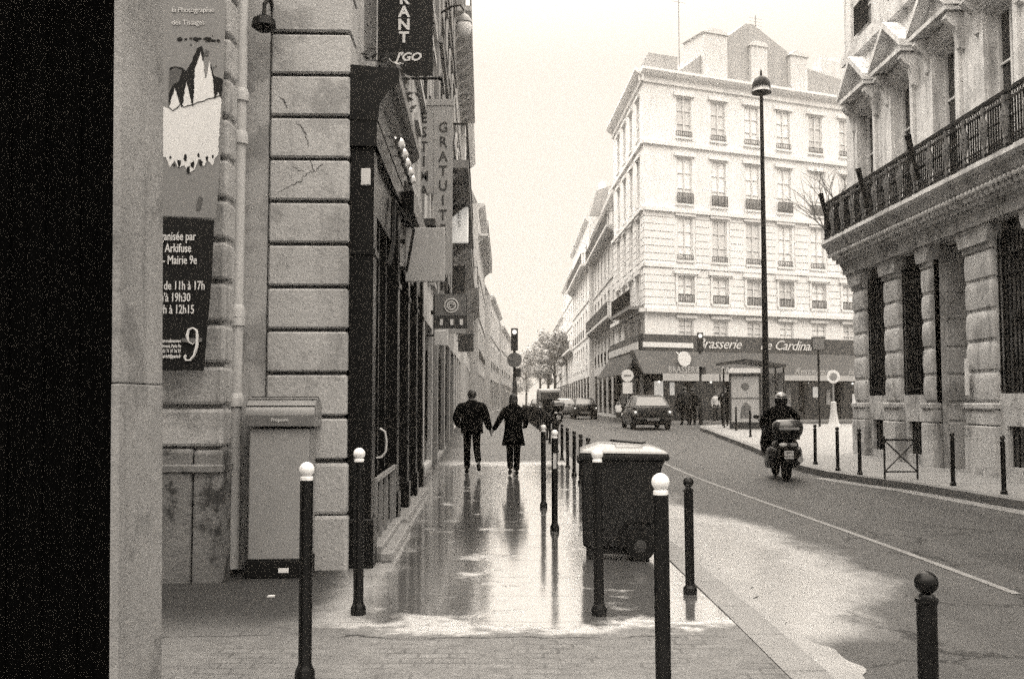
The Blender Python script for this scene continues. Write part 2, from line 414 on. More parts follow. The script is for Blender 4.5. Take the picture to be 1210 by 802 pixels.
def window(root, x, z0, z1, wd, y, fm, pm, xf=None, panes=3, sm=None, ry=None, rm=None):
    """a window with frame (part) and pane (sub-part); equal windows share their meshes"""
    h = z1 - z0; key = (round(wd, 2), round(h, 2), fm.name, pm.name, panes)
    if key not in WC:
        f = MB(); b = .07
        f.box(-wd / 2, -wd / 2 + b, -.05, .02, 0, h); f.box(wd / 2 - b, wd / 2, -.05, .02, 0, h)
        f.box(-wd / 2 + b, wd / 2 - b, -.05, .02, h - b, h); f.box(-wd / 2 + b, wd / 2 - b, -.05, .02, 0, b); f.box(-.04, .04, -.05, .02, b, h - b)
        for k in range(1, panes):
            zz = h * k / panes; f.box(-wd / 2 + b, -.04, -.03, .015, zz - .02, zz + .02); f.box(.04, wd / 2 - b, -.03, .015, zz - .02, zz + .02)
        p = MB(); p.box(-wd / 2 + .02, wd / 2 - .02, 0.022, .03, .02, h - .02)
        WC[key] = (f.mesh('window'), p.mesh('pane'))
        WC[key][0].materials.append(fm); WC[key][1].materials.append(pm)
    M = (xf or Matrix()) @ Matrix.Translation((x, y, z0))
    o = bpy.data.objects.new('window', WC[key][0]); COL.objects.link(o); o.parent = root; o.matrix_local = M
    q = bpy.data.objects.new('pane', WC[key][1]); COL.objects.link(q); q.parent = o
    if sm:
        k2 = key + (sm.name, round(y, 2))
        if k2 not in WC:
            tr = MB(); hw = wd / 2; tr.box(-hw - .12, hw + .12, -.07 - y, -.001 - y, h + .05, h + .2); tr.box(-hw - .06, hw + .06, -.1 - y, -.001 - y, -.1, -.01); WC[k2] = tr.mesh('surround'); WC[k2].materials.append(sm)
        link('surround', WC[k2], None, o)
    if ry:
        k3 = ('rail', round(wd, 2), ry, round(y, 2), rm.name if rm else '')
        if k3 not in WC:
            ra = MB(); railing(ra, -wd / 2, wd / 2, ry[0] - y, 0, ry[1], ry[2], ry[3]); WC[k3] = ra.mesh('window_railing'); WC[k3].materials.append(rm or BLACKM)
        link('window_railing', WC[k3], None, o)
    return o
def railing(mb, x0, x1, y, z0, h, step=.12, r=.012):
    mb.box(x0, x1, y - .02, y + .02, z0 + h - .04, z0 + h); mb.box(x0, x1, y - .015, y + .015, z0 + .06, z0 + .09)
    k = int((x1 - x0) / step)
    for i in range(k + 1):
        x = x0 + (x1 - x0) * i / max(1, k); mb.box(x - r, x + r, y - r, y + r, z0, z0 + h - .04)

BRAIL = paint('far_railing', .10, .6, 0, .1)  # distant railings lightened in colour to imitate haze
def house(name, label, loc, rz, Lx, H, depth, wm, floors, cols, ww=1.05, gf=True, fm=WHITEP, pm=GLASS, roofm=ZINC, rail_floors=(), mansard=2.6, cornice=.35, group=None, shopc=DARKWOOD, balc=()):
    """street house. floors: list of (sill, head)"""
    r = thing(name, label, 'building', loc, rz, group)
    ops = [(c - ww / 2, c + ww / 2, a, b) for (a, b) in floors for c in cols]
    shops = []
    if gf:
        n = max(1, round(Lx / 4.0)); sw = Lx / n
        shops = [(i * sw + .35, (i + 1) * sw - .35, .12, 3.3) for i in range(n)]
    mb = MB(); wall_open(mb, 0, Lx, -.5, H, ops + shops, 0, .28)
    mb.box(0, Lx, .29, depth, -.5, H - .02); mb.box(-.002, .0, 0, .29, -.5, H); mb.box(Lx, Lx + .002, 0, .29, -.5, H)
    mb.build('wall', wm, r)
    s = MB()
    s.prism([(.0, H), (-cornice, H), (-cornice, H - .12), (-cornice * .6, H - .3), (-.06, H - .42), (0, H - .42)], 'x', 0, Lx)
    zs_ = [f[0] - .12 for f in floors[1:]]
    for zz in zs_: s.box(0, Lx, -.09, .0, zz - .14, zz)
    s.build('cornice', wm, r)
    for fi, (a, b) in enumerate(floors):
        for c in cols: window(r, c, a, b, ww, .2, fm, pm, None, 3, wm, (-.04, .75, .11, .012) if fi in rail_floors else None)
    for fi, x0, x1 in balc:
        sl = MB(); zz = floors[fi][0] - .1; sl.box(x0, x1, -.75, -.002, zz - .2, zz)
        k = x0 + .4
        while k < x1: sl.prism([(-.002, zz - .2), (-.6, zz - .2), (-.002, zz - .7)], 'x', k - .09, k + .09); k += 1.5
        sl.build('balcony', wm, r)
        ra = MB(); railing(ra, x0, x1, -.71, zz, .95, .13)
        for e in (x0 + .02, x1 - .02): ra.box(e - .02, e + .02, -.71, -.01, zz + .91, zz + .95)
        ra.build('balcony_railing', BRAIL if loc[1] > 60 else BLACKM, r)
    for (a, b, c, d) in shops:
        sf = MB(); sf.box(a, b, .12, .28, c, .6); sf.box(a, b, .1, .28, 2.75, d)
        k = a
        while k <= b + .01: sf.box(max(a, k - .06), min(b, k + .06), .1, .28, .6, 2.75); k += (b - a) / 3
        f = sf.build('shop_front', shopc, r)
        MB().box(a, b, .24, .27, .6, 2.75).build('pane', GLASS, f)
    rf = MB()
    if mansard:
        rf.prism([(.05, H), (.75, H + mansard), (2.2, H + mansard + .5), (depth, H + mansard + .5), (depth, H)], 'x', 0.02, Lx - .02)
        ro = rf.build('roof', roofm, r)
        for k in (0.12, .88): MB().box(Lx * k - .8, Lx * k + .8, 1.2, 1.8, H + .4, H + mansard + 1.3).build('chimney', wm, ro)
    return r

LR = R(90 + 1.6)
def LP(Y, off=0): return (-1.54 - .028 * (Y - 9.3) + off, Y, gz(Y))
# ---- nearest left building with the black shop front
r = thing('stone_building', 'near pale limestone corner building with banded pilaster and black shop front', 'building', (-1.54, 9.3, 0), LR)
ww = MB()
ops = [(a, a + 1.2, z, z + 2.5) for a in (1.2, 3.9, 6.3) for z in (5.15, 8.6, 12.0)]
wall_open(ww, 0.03, 8.0, 4.45, 19.5, ops, 0.02, .3)
ww.box(.05, 8.0, .34, 9, 3.5, 19.45); ww.box(0.05, 8.0, .72, 9, -.3, 3.5)
# plaster part of the end wall beside the pilaster, then a dark recess
ww.box(-.02, .5, .755, 1.10, -.3, 19.4, .012); ww.box(.12, .6, 1.1, 1.28, -.3, 19.4)
ww.build('wall', STONE2, r)
for a in (1.8, 4.5, 6.9):
    for z in (5.15, 8.6, 12.0): window(r, a, z, z + 2.5, 1.2, .22, WHITEP, GLASS)
sh = MB()
for a in (1.2, 3.9, 6.3):
    for z in (5.15, 8.6, 12): sh.box(a - .16, a + 1.36, -.12, .018, z - .16, z - .02); sh.box(a - .2, a + 1.4, -.1, .018, z + 2.52, z + 2.75)
sh.build('window_trim', STONE1, r)
pl = MB(); gr = MB(); gr.box(.0, .5, .025, .725, -.3, 19.4)
z = 1.395; zs_ = [z + .4035 * k for k in range(-1, 44)]
for a, b in zip(zs_, zs_[1:]):
    j = random.uniform(-.004, .004)
    pl.box(-.045 + j, .46, -.005, .74, a + .016, b - .016, .016, 1)
pl.box(-.06, .5, -.02, .75, .5, .97, .03, 2); pl.box(-.08, .5, -.03, .76, -.2, .49, .03, 2)
pl.build('banded_pilaster', STONE1, r)
gr.build('pilaster_core', GROOVE, r)
# cracks: thin open seams in the pilaster face
cr = MB()
def pilpt(px, py): # photograph offsets measured on the pilaster face -> local y, z
    return (-.0475, (410 - px) / 1176 * 9.3, 1.54 + (474.5 - py) * 9.3 / 1176 * 1.012)
for path in ([(346, 147), (353, 150), (357, 158), (360, 166), (362, 176)], [(365, 188), (366, 195), (368, 203), (370, 205)], [(370, 205), (364, 206), (358, 210), (354, 217), (345, 221), (336, 226), (327, 231)], [(358, 206), (350, 203), (344, 199)], [(370, 205), (375, 200), (380, 197)], [(328, 116), (333, 122), (336, 130)]):
    fine = []
    for (a, b), (c, d) in zip(path, path[1:]):
        for t in (0, .25, .5, .75): fine.append((a + (c - a) * t + random.uniform(-1.1, 1.1), b + (d - b) * t + random.uniform(-1, 1)))
    fine.append(path[-1]); m_ = len(fine)
    cr.tube([pilpt(*p) for p in fine], [.0012 + .0042 * math.sin(math.pi * (i + .3) / m_) * random.uniform(.4, 1.1) for i in range(m_)], 4)
cr.build('crack', GROOVE, r)
# black shop front
s = MB(); yo = -.23
def col(x0, x1, y0=yo, z0=.12, z1=4.2):
    s.box(x0, x1, y0, .0, z0, z1, .012); s.box(x0 - .02, x1 + .02, y0 - .025, .0, .0, .45, .01); s.box(x0 - .02, x1 + .02, y0 - .02, .0, 2.92, 2.98)
    s.box(x0 - .02, x1 + .02, y0 - .03, .0, z1 - .25, z1)
col(.03, .33); col(2.72, 3.05); col(4.4, 4.7); col(6.1, 6.4); col(7.6, 7.95)
for x in (1.2, 1.95): s.box(x, x + .07, -.16, -.02, .45, 4.0)
s.box(.33, 2.72, -.17, -.02, .12, .62); s.box(.33, 2.72, -.19, -.02, 3.4, 4.2); s.box(3.05, 7.6, -.19, -.02, 3.3, 3.9); s.box(3.05, 7.6, -.15, -.02, .1, .55)
for x in (3.5, 5.2, 6.9): s.box(x, x + .06, -.15, -.02, .55, 3.3)
sf = s.build('shop_front', DARKWOOD, r)
c = MB(); prof = [(0.0, 4.73), (-.47, 4.69), (-.47, 4.57), (-.43, 4.52), (-.37, 4.48), (-.29, 4.36), (-.27, 4.2), (0, 4.2)]
c.prism(prof, 'x', -.03, 2.95); c.box(-.02, 2.9, -.26, -.0, 3.95, 4.2); c.box(2.97, 7.95, -.4, 0, 3.9, 4.15)
c.build('cornice', DARKWOOD, sf)
p = MB(); p.box(.34, 2.71, -.10, -.09, .62, 3.4); p.box(3.06, 7.59, -.09, -.08, .55, 3.3); p.build('pane', GLASS, sf)
st = MB()
for y0, z1 in ((-.30, .16), (-.40, .09)): st.box(.36, 2.75, y0, -.02, 0, z1, .012)
st.box(3.05, 7.6, -.33, -.02, 0, .1, .01)
for x in (.5, 1.0, 1.55, 2.2, 2.6): st.box(x, x + .035, -.235, -.2, .16, .75)
st.box(.5, 2.64, -.24, -.2, .75, .79); st.build('doorstep', GREYM, sf)
for k in range(5):
    sp = MB(); x = .9 + k * .42; sp.lathe([(.02, -.12), (.05, -.11), (.058, .0), (.045, .05), (.02, .06)], (x, -.40, 4.20), 12, 'x'); sp.tube([(x, -.4, 4.2), (x, -.34, 4.28), (x, -.25, 4.3)], .014, 6); sp.build('spotlight', CHROME, sf, True)
ha = MB(); ha.tube([(.28, -.25, 1.00), (.28, -.30, 1.01), (.28, -.34, 1.06), (.28, -.345, 1.16), (.28, -.33, 1.25), (.28, -.28, 1.28)], .010, 8); ha.build('handle', LIGHTM, sf, True)
ab = MB(); ab.box(-.0, .05, -.20, -.11, 3.58, 3.74, .006); a1 = ab.build('alarm_box', LIGHTM, sf)
ar = MB()
ar.tube([(2.0, -.24, 3.85), (2.7, -.42, 3.62), (3.4, -.28, 3.2)], .018, 6); ar.tube([(2.0, -.24, 3.85), (1.7, -.26, 3.3), (1.45, -.24, 3.02)], .03, 6)
ar.build('awning_arm', BLACKM, sf)
wb = MB(); wb.box(1.0, 2.4, -.32, -.03, 4.75, 4.98); wbx = wb.build('window_box', STONE1, r)
lf = MB()
for k in range(420):
    c_ = Vector((random.uniform(.9, 2.5), random.gauss(-.2, .09), 4.98 + abs(random.gauss(0, .11)))); d = Vector((random.uniform(-1, 1), random.uniform(-1, 1), random.uniform(-.3, 1))).normalized() * random.uniform(.04, .09); n = d.cross(Vector((random.random(), random.random(), random.random()))).normalized() * .022
    lf.quad(c_ - d, c_ + n, c_ + d, c_ - n)
lf.build('box_plant', LEAF, wbx)

# ---- rough base wall further left, with bossed blocks and posters
r = thing('side_wall', 'weathered bossed stone end wall behind the posters with stained base', 'wall', (-2.5, 8.62, 0), 0)
b_ = MB(); b_.box(-3.6, -.02, .08, .9, -.3, 12); b_.box(-.02, .12, .75, .9, -.3, 12); b_.build('core', STONE2, r)
bl = MB(); z = 1.13
k = 0
while z < 11.5:
    bl.box(-.62, .005, -.0, .3, z + .018, z + .345, .03, 2); bl.box(-1.25, -.64, .0, .3, z + .018, z + .345, .03, 2); z += .363; k += 1
bl.build('bossed_block', STONE1, r)
bs = MB(); bs.box(-3.6, -.24, -.06, .3, -.2, 1.13, .03, 2); bs.box(-.23, .01, -.05, .3, -.2, 1.12, .03, 2); bs.box(-3.6, .02, -.075, .3, .93, 1.0, .01)
bs.build('plinth', STONE3, r)
# drainpipe
r = thing('drainpipe', 'pale painted drainpipe with collars running up the end wall', 'drainpipe', (-2.50, 9.02, 0), 0)
MB().tube([(0, 0, .05), (0, 0, 6), (0, 0, 12)], .055, 14).build('pipe', PIPEM, r, True)
c = MB()
for z in (1.55, 2.28, 2.35, 3.95, 4.35, 6.2): c.lathe([(.055, z - .06), (.075, z - .055), (.075, z + .02), (.062, z + .06), (.055, z + .065)], (0, 0, 0), 14)
c.build('collar', PIPEM, r, True)
# dark lantern bracket high on the wall beside the pipe
r = thing('wall_lamp', 'dark curved wall lamp high beside the drainpipe', 'lamp', (-2.28, 9.2, 5.02), 0)
m = MB(); m.tube([(0, .09, .25), (0, -.05, .3), (-.02, -.16, .2), (-.02, -.17, .08)], .02, 8); m.build('bracket', BLACKM, r, True)
m = MB(); m.lathe([(.02, .1), (.1, .05), (.115, -.02), (.06, -.06)], (-.02, -.17, .0), 14); m.build('lamp_shade', BLACKM, r, True)

# ---- posters
PY = 8.44
def pp(px, py): return ((px - 605) / 1176 * PY + .0, 1.54 + PY * ((474 - py) / 1176 * 1.0 + .0000475 * (474 - py) * .0) * (1 + (474 - py) * .00004))
def sheet(mb, pts, y, t=.002, jag=0):
    if jag:
        q = []
        for (a, b), (c, d) in zip(pts, pts[1:] + pts[:1]):
            n = max(1, int(math.hypot(c - a, d - b) / 2.2))
            for i in range(n): w_ = 0 if i == 0 else jag; q.append((a + (c - a) * i / n + random.uniform(-w_, w_), b + (d - b) * i / n + random.uniform(-w_, w_)))
        pts = q
    q = [pp(*p) for p in pts]; mb.prism(q, 'y', y, y + t)
r = thing('torn_poster', 'torn grey street poster with white peeled strip on the end wall', 'poster', (0, 0, 0), 0)
m = MB(); sheet(m, [(150, -40), (258, -40), (258.5, 60), (257, 140), (255, 200), (252, 258), (150, 254)], PY, .006); m.build('paper', POSTER, r)
m = MB(); sheet(m, [(150, 118), (193, 128), (200, 103), (205, 120), (209, 128), (214, 92), (219, 112), (222, 125), (223.5, 80), (228, 68), (230, 60), (233, 72), (236, 95), (238, 88), (241, 70), (244, 84), (247, 100), (248, 118), (252, 108), (256, 118), (253, 184), (249, 188), (247, 196), (241, 190), (236, 197), (230, 188), (226, 200), (219, 205), (213, 196), (206, 198), (201, 190), (196, 198), (191, 186), (150, 184)], PY - .004, .003, .7)
m.build('torn_strip', PAPER, r)
m = MB()
sheet(m, [(193, 80), (200, 78), (208, 80), (213, 84), (219, 74), (225, 58), (231, 54), (234, 62), (233, 72), (230, 60), (228, 68), (223.5, 80), (222, 127), (217, 110), (213.5, 94), (209, 126), (204, 116), (200, 103), (193, 127)], PY - .0065, .0015, .6)
sheet(m, [(240, 69), (247, 90), (254, 92), (257.5, 94), (256, 116), (252, 108), (248, 117), (246, 98)], PY - .0068, .0015, .6)
for (x, y, s) in ((205, 46, 3.2), (212, 46, 1.7), (218, 45, 2), (224, 46, 3.2), (229, 45, 1.6), (237, 46, 3.4), (241, 47, 3.6), (246, 48, 1.8), (251, 48, 2), (200, 92, 3.5), (218, 53, 1), (244, 42, .9), (249, 78, 1.1), (246, 80, 1.0)):
    sheet(m, [(x + s * math.cos(a * .8) * random.uniform(.7, 1.5), y + s * .8 * math.sin(a * .8) * random.uniform(.5, 1.2)) for a in range(8)], PY - .0055, .0015, .3)
for (x, y) in ((196, 187), (201, 195), (207, 192), (214, 186), (218, 200), (223, 195), (230, 184), (233, 192), (240, 187), (247, 186)):
    s = random.uniform(1.6, 3.4); sheet(m, [(x + s * .8 * math.cos(a * .9) * random.uniform(.5, 1.3), y + s * 1.5 * math.sin(a * .9) * random.uniform(.4, 1.5)) for a in range(7)], PY - .0058, .0012, .5)
for path in ([(193, 127), (198, 131), (204, 127), (208, 122), (211, 127), (216, 125), (222, 124), (228, 121), (234, 120), (240, 117), (246, 116), (254, 113)],):
    m.tube([(pp(*p)[0], PY - .006, pp(*p)[1]) for p in path], .004, 4)
m.build('torn_edge', INK, r)
m = MB(); sheet(m, [(193, 84), (200, 80), (208, 83), (205, 96), (198, 100), (193, 110)], PY - .0075, .0006); sheet(m, [(236, 58), (240, 60), (239, 66), (234, 66)], PY - .005, .0012); sheet(m, [(232, 232), (236, 235), (233, 248), (228, 250), (229, 240)], PY - .005, .0012); m.build('dark_shred', DKPAPER, r)
letter([L('la Photographie', .062, pp(194, 15)[0], PY - .003, pp(194, 14)[1], spacing=.95), L('des Tissages', .062, pp(194, 30)[0], PY - .003, pp(194, 29)[1], spacing=.95)], FADED, r)

r = thing('exhibition_notice', 'black printed notice with white opening hours and big 9 logo', 'poster', (0, 0, 0), 0)
m = MB(); sheet(m, [(150, 256), (250.5, 261), (249.5, 320), (245, 390), (242, 438), (150, 437)], PY - .03, .012); m.build('panel', INK, r)
yT = PY - .0345; px1 = 8.41 / 8.44
def T(txt, size, px, py, al='RIGHT', sx_=.63): x, z = pp(px, py); return L(txt, size, x, yT, z, al, 0, 1, sx_, .0009)
letter([T('Organisée par', .106, 230, 285), T('Association Arkifuse', .106, 225, 299), T('lo - Mairie 9e', .106, 232, 313),
        T('vendredi de 11h à 17h', .106, 242, 343), T("jusqu'à 19h30", .106, 225, 357), T('10h à 12h15', .106, 230, 371),
        T('arrondissement', .04, 215, 405), T('Drouot, Paris 9e', .04, 215, 411), T('01 71 37 76 77', .04, 215, 417), T('mairie9@paris.fr', .04, 215, 423)], PAPER, r)
m = MB()
ninep = [(234, 397), (233, 391), (229, 388), (224, 390), (222, 397), (224, 404), (229, 407), (233, 402), (234, 395), (234, 408), (231, 420), (226, 426), (221, 426), (219.5, 422), (221.5, 420)]
m.tube([(pp(*p)[0], yT, pp(*p)[1]) for p in ninep], [.009, .011, .007, .011, .014, .011, .007, .009, .012, .014, .012, .009, .009, .011, .011], 6)
m.build('emblem', PAPER, r, True)
m = MB(); sheet(m, [(216, 400), (240, 400), (240, 404.5), (216, 404.5)], PY - .042, .004); m.build('emblem_bar', MIDM, r)

# ---- nearest dark gate and its pale jamb
r = thing('gateway', 'black boarded gate with pale stone jamb filling the near left edge', 'gate', (-1.752, 4.5, 0), 0); r.rotation_euler = (0, -.018, 0)
m = MB(); m.box(-.035, .01, 0, .56, -.2, 1.62, .008, 2); m.box(-.035, .008, 0.002, .56, 1.623, 6, .008, 2)
m.build('jamb', stone('jamb_stone', .20, .6, .7, 1.5, .5, .9, .6, 110, .35, 2.4), r)
m = MB(); m.box(-4.5, -.04, .02, .12, -.2, 6)
for k in range(28): m.box(-.10 - k * .16, -.02 - k * .16, -.0, .03, -.1, 6, .01)
m.build('boards', GATE, r)
m = MB(); m.box(-4.5, .24, -.9, .6, 6.0, 6.6); m.build('lintel', STONE3, r)

# ---- grey ribbed bin box with barrel lid
r = thing('collection_box', 'tall grey street cabinet with barrel lid against the pilaster', 'cabinet', (-2.06, 8.82, 0), R(3))
m = MB(); m.box(-.25, .27, -.02, .4, .16, 1.30, .012, 2); m.build('body', paint('cabinet_grey', .24, .5, 0, .12, .15, .4, 0, 140), r)
m = MB(); m.box(-.265, .275, -.03, .41, 0, .155, .008); m.build('base', RUBBER, r)
lid = MB(); n = 12; prof = [(-.05, 1.32)] + [(.19 - .25 * math.cos(math.pi * k / n), 1.42 + .155 * math.sin(math.pi * k / n)) for k in range(n + 1)] + [(.43, 1.32)]
lid.prism(prof, 'x', -.275, .32)
lo = lid.build('lid', paint('cabinet_lid', .2, .4, 0, .2), r, True, 30)
m = MB()
for k in (2, 4, 6):
    a = math.pi * k / n; m.tube([(-.278, .19 - .252 * math.cos(a), 1.42 + .157 * math.sin(a)), (.322, .19 - .252 * math.cos(a), 1.42 + .157 * math.sin(a))], .007, 6)
m.build('rib', BLACKM, lo)
m = MB(); m.box(-.272, .317, -.062, -.04, 1.32, 1.425, .004); m.build('front_band', MIDM, lo)
letter([L('Propreté', .042, .02, -.0645, 1.365, 'CENTER', 0, .9, 1.1)], SIGNW, lo)
m = MB(); m.box(.02, .11, -.034, -.0305, .05, .09); m.build('label_plate', WHITEP, r)

# ---- further left houses
H3 = [(4.4, 6.6), (7.7, 9.9), (10.9, 13.0), (14.0, 16.0), (16.9, 18.6)]
house('narrow_house', 'dark grey left house just beyond the black shop', LP(17.35), LR, 7.4, 19.6, 10, STONE_L, H3, [1.1, 3.2, 5.3, 6.7], .95, True, WHITEP, GLASS, ZINC, (0, 1), 2.2, .3)
house('grey_house', 'tall grey rendered left house behind the hanging signs', LP(24.8, .12), LR, 13.5, 20.5, 10, STONE_G, H3, [1.5, 4.0, 6.5, 9.0, 11.5], 1.1, True, WHITEP, GLASS, ZINC, (0, 1, 2), 1.6, .4, balc=((1, 0, 13.5),))
house('plain_house', 'left street house past the traffic light with stacked balconies', LP(38.4), LR, 16, 19.6, 10, STONE_L, H3, [1.5, 4.2, 6.9, 9.6, 12.3, 14.8], 1.1, True, WHITEP, GLASS, ZINC, (0, 2), 2.0, .4, balc=((1, 0, 16), (4, 0, 16)))
house('balcony_house', 'hazy left house halfway down the street', LP(54.5, .2), LR, 20, 19.2, 10, STONE_D, H3, [1.5, 4.5, 7.5, 10.5, 13.5, 16.5], 1.1, True, WHITEP, GLASS, ZINC, (0, 1), 1.8, .4, balc=((1, 0, 20),))
house('distant_house', 'faint left house far down the street, taller one', (-2.55, 75, .38), R(90.3), 22, 16.2, 10, STONE_D, H3[:4], [2, 5, 8, 11, 14, 17, 20], 1.1, True, WHITEP, GLASS, ZINC, (0,), 1.6, .5, balc=((3, 0, 22),))
house('distant_house', 'faint lower left house beyond the taller distant one', (-2.1, 97.2, .38), R(88.8), 26, 11.5, 10, STONE_D, H3[:2], [2, 6, 10, 14, 18, 22], 1.1, True, WHITEP, GLASS, ZINC, (0,), 1.6, .4)
house('distant_house', 'last faint left house where the street closes', (-1.3, 123.5, .38), R(88), 40, 10.5, 10, STONE_D, H3[:2], [2, 8, 14, 20, 26, 32], 1.1, True, WHITEP, GLASS, ZINC, (0,), 1.6, .4)

# ---- corner building with brasserie
r = thing('corner_building', 'pale six storey corner building over the brasserie across the junction', 'building', (7.5, 56, .45), math.atan2(1, 2.33))
rows = [(4.75, 5.8), (6.75, 8.25), (9.2, 11.7), (12.5, 15.2), (16.4, 18.75)]      # local heights
cols = [2.72, 5.1, 7.5, 9.85, 12.3, 14.7]; Hc = 20.1; Lc = 17
ang = R(92) - math.atan2(1, 2.33)
ML = Matrix.Rotation(ang, 4, 'Z') @ Matrix.Scale(1, 4)           # the street-side facade starts at the corner and runs away
m = MB(); ops = [(c - .52, c + .52, a, b) for a, b in rows for c in cols]
wall_open(m, 0, Lc, 4.0, Hc, ops, 0, .22)
# side wall: mirrored frame so that outward is towards the street
sc = [1.9, 4.6, 7.3, 10.0]
def side(pts): return pts
Ms = Matrix.Translation((0, 0, 0)) @ Matrix.Rotation(ang, 4, 'Z') @ Matrix.Rotation(R(0), 4, 'Z')
ms = MB(ang and Matrix.Rotation(ang, 4, 'Z') @ Matrix.Diagonal((1, -1, 1, 1)))
Mside = Matrix.Rotation(ang, 4, 'Z') @ Matrix.Diagonal((1, -1, 1, 1))
wall_open(ms, 0, 12.5, 4.0, Hc, [(c - .52, c + .52, a, b) for a, b in rows for c in sc], 0, .22)
m.merge(ms.bm)
dirs = Vector((math.cos(ang), math.sin(ang)))
foot = [(.25, .26), (Lc, .26), (Lc, 14), tuple(dirs * 12.5)]
foot[3] = (dirs.x * 12.5 + .26, dirs.y * 12.5); foot[2] = (Lc, dirs.y * 12.5)
m.prism(foot, 'z', -.6, Hc - .02)
m.build('wall', STONE_C, r)
GREYRAIL = paint('grey_railing', .07, .5, 0, .1)  # grey instead of black: haze put into the railing colour
WPALE = paint('pale_window_frame', .6, .5, 0, .1)  # frames close to the wall tone, contrast softened as by haze
RLS = [None, (-.1, .5, .11, .016), (-.06, .34, .13, .014), (-.12, .62, .1, .022), (-.06, .34, .13, .012)]
PG2 = paint('haze_pane_mid', .55, .2, .3, .25, 0); PG3 = paint('haze_pane_matte', .58, .6, 0, .15, 0); rv = random.Random(11)  # pale pane variants with the haze in their colour
for (a, b), rl_ in zip(rows, RLS):
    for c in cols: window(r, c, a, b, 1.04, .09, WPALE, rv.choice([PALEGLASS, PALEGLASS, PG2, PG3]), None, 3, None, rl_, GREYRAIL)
for a, b in rows:
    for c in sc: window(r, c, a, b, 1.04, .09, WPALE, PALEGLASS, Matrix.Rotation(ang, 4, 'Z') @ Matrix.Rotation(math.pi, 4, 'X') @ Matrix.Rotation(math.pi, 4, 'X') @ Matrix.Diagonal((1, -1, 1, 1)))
tr = MB()
def both(fn):
    fn(tr, cols, Lc); t2 = MB(Mside); fn(t2, sc, 12.5); tr.merge(t2.bm)
def trims(q, cc, Lx):
    q.prism([(0, Hc), (-.5, Hc), (-.5, Hc - .15), (-.38, Hc - .3), (-.12, Hc - .45), (-.12, Hc - .75), (0, Hc - .75)], 'x', -.3, Lx)
    for zz, d in ((15.9, .16), (12.05, .2), (8.85, .12), (6.25, .3), (4.45, .2)): q.box(-.02, Lx, -d, -.001, zz - .12, zz + .1)
    for a, b in rows:
        for c in cc: q.box(c - .7, c + .7, -.14, -.001, b + .06, b + .24); q.box(c - .62, c + .62, -.12, -.001, a - .12, a - .01)
    for c in cc:
        q.box(c - .85, c + .85, -.2, -.0015, 8.4, 8.62); q.box(c - .7, c - .56, -.1, -.002, 6.75, 8.4); q.box(c + .56, c + .7, -.1, -.002, 6.75, 8.4)
    zz = 6.6
    while zz < 12:
        xs = [-.02] + [v for c in cc for v in (c - .72, c + .72)] + [Lx]
        for i in range(0, len(xs), 2):
            if xs[i + 1] - xs[i] > .3: q.box(xs[i], xs[i + 1], -.045, -.0018, zz, zz + .36)
        zz += .42
both(trims); tr.build('cornice', STONE_C, r)
t2 = MB(Mside); t2.box(.3, 8, -.85, -.002, 6.3, 6.5); t2.build('balcony', STONE_G, r)
t2 = MB(Mside); railing(t2, .3, 8, -.8, 6.5, .95, .13); t2.build('balcony_railing', BLACKM, r)
rf = MB(); ridge = Hc + 4.0
def yb(x): return .2
rf.prism([(2.2, Hc), (7.6, ridge), (8.2, ridge), (12.4, Hc + 1.8), (16.9, Hc + 1.2), (16.9, Hc)], 'y', .55, 5.5)
rf.prism([(.8, .7), (2.8, .7), (4.0, 4), (2.0, 4)], 'z', Hc, Hc + 1.3); ro = rf.build('roof', ZINC, r)
for x, wd, h in ((5.2, 1.7, 2.9), (8.4, 1.2, 2.6), (11.4, 1.3, 2.4)):
    dm = MB(); dm.box(x - wd / 2, x + wd / 2, .3, 2.5, Hc, Hc + h); dm.prism([(x - wd / 2 - .12, Hc + h), (x + wd / 2 + .12, Hc + h), (x + wd * .3, Hc + h + .3), (x - wd * .3, Hc + h + .3)], 'y', .22, 2.5); dm.build('dormer', STONE_D, ro)
ch = MB(); ch.box(14.2, 16.2, 1.5, 2.4, Hc, Hc + 3)
for k in range(5): ch.lathe([(.12, Hc + 3), (.1, Hc + 3.4)], (14.5 + k * .35, 1.9, 0), 8)
ch.build('chimney', STONE_D, ro)
for x, h in ((4.4, 6.6), (10.2, 5.8)):
    an = MB()
    an.tube([(x, 3, Hc), (x, 3, Hc + h)], .03, 5)
    for k in range(4): an.tube([(x - .5, 3, Hc + h - .2 - k * .22), (x + .5, 3, Hc + h - .2 - k * .22)], .014, 4)
    an.build('antenna', GREYM, ro)
# ground floor brasserie
FASC = paint('dark_fascia', .05, .5, 0, .3)
gfm = MB()
x = .1
while x < Lc: gfm.box(x, x + .3, -.02, .24, -.4, 4.0); x += 2.75
gfm.box(0, Lc, .1, .25, 2.7, 4.0); gfm.box(0, Lc, .05, .25, -.4, .45)
t2 = MB(Mside); x = .3
while x < 12.3: t2.box(x, x + .3, -.02, .24, -.4, 4.0); x += 2.75
t2.box(0.26, 12.5, .1, .25, 2.7, 4.0); t2.box(0.26, 12.5, .05, .25, -.4, .45); gfm.merge(t2.bm)
sf = gfm.build('shop_front', SIGND, r)
rnd = random.Random(5)
for k in range(16):
    x = .7 + k * 1.02; q = MB(); w_, h_ = rnd.uniform(.3, .75), rnd.uniform(.4, 1.1); zz = rnd.uniform(.6, 1.5); q.box(x, x + w_, .19, .215, zz, zz + h_); q.build('added_panel', rnd.choice([POLYC, MIDM, SIGNW, LIGHTM, POLYC]), sf)  # added panels, some glowing, to brighten the dark interior
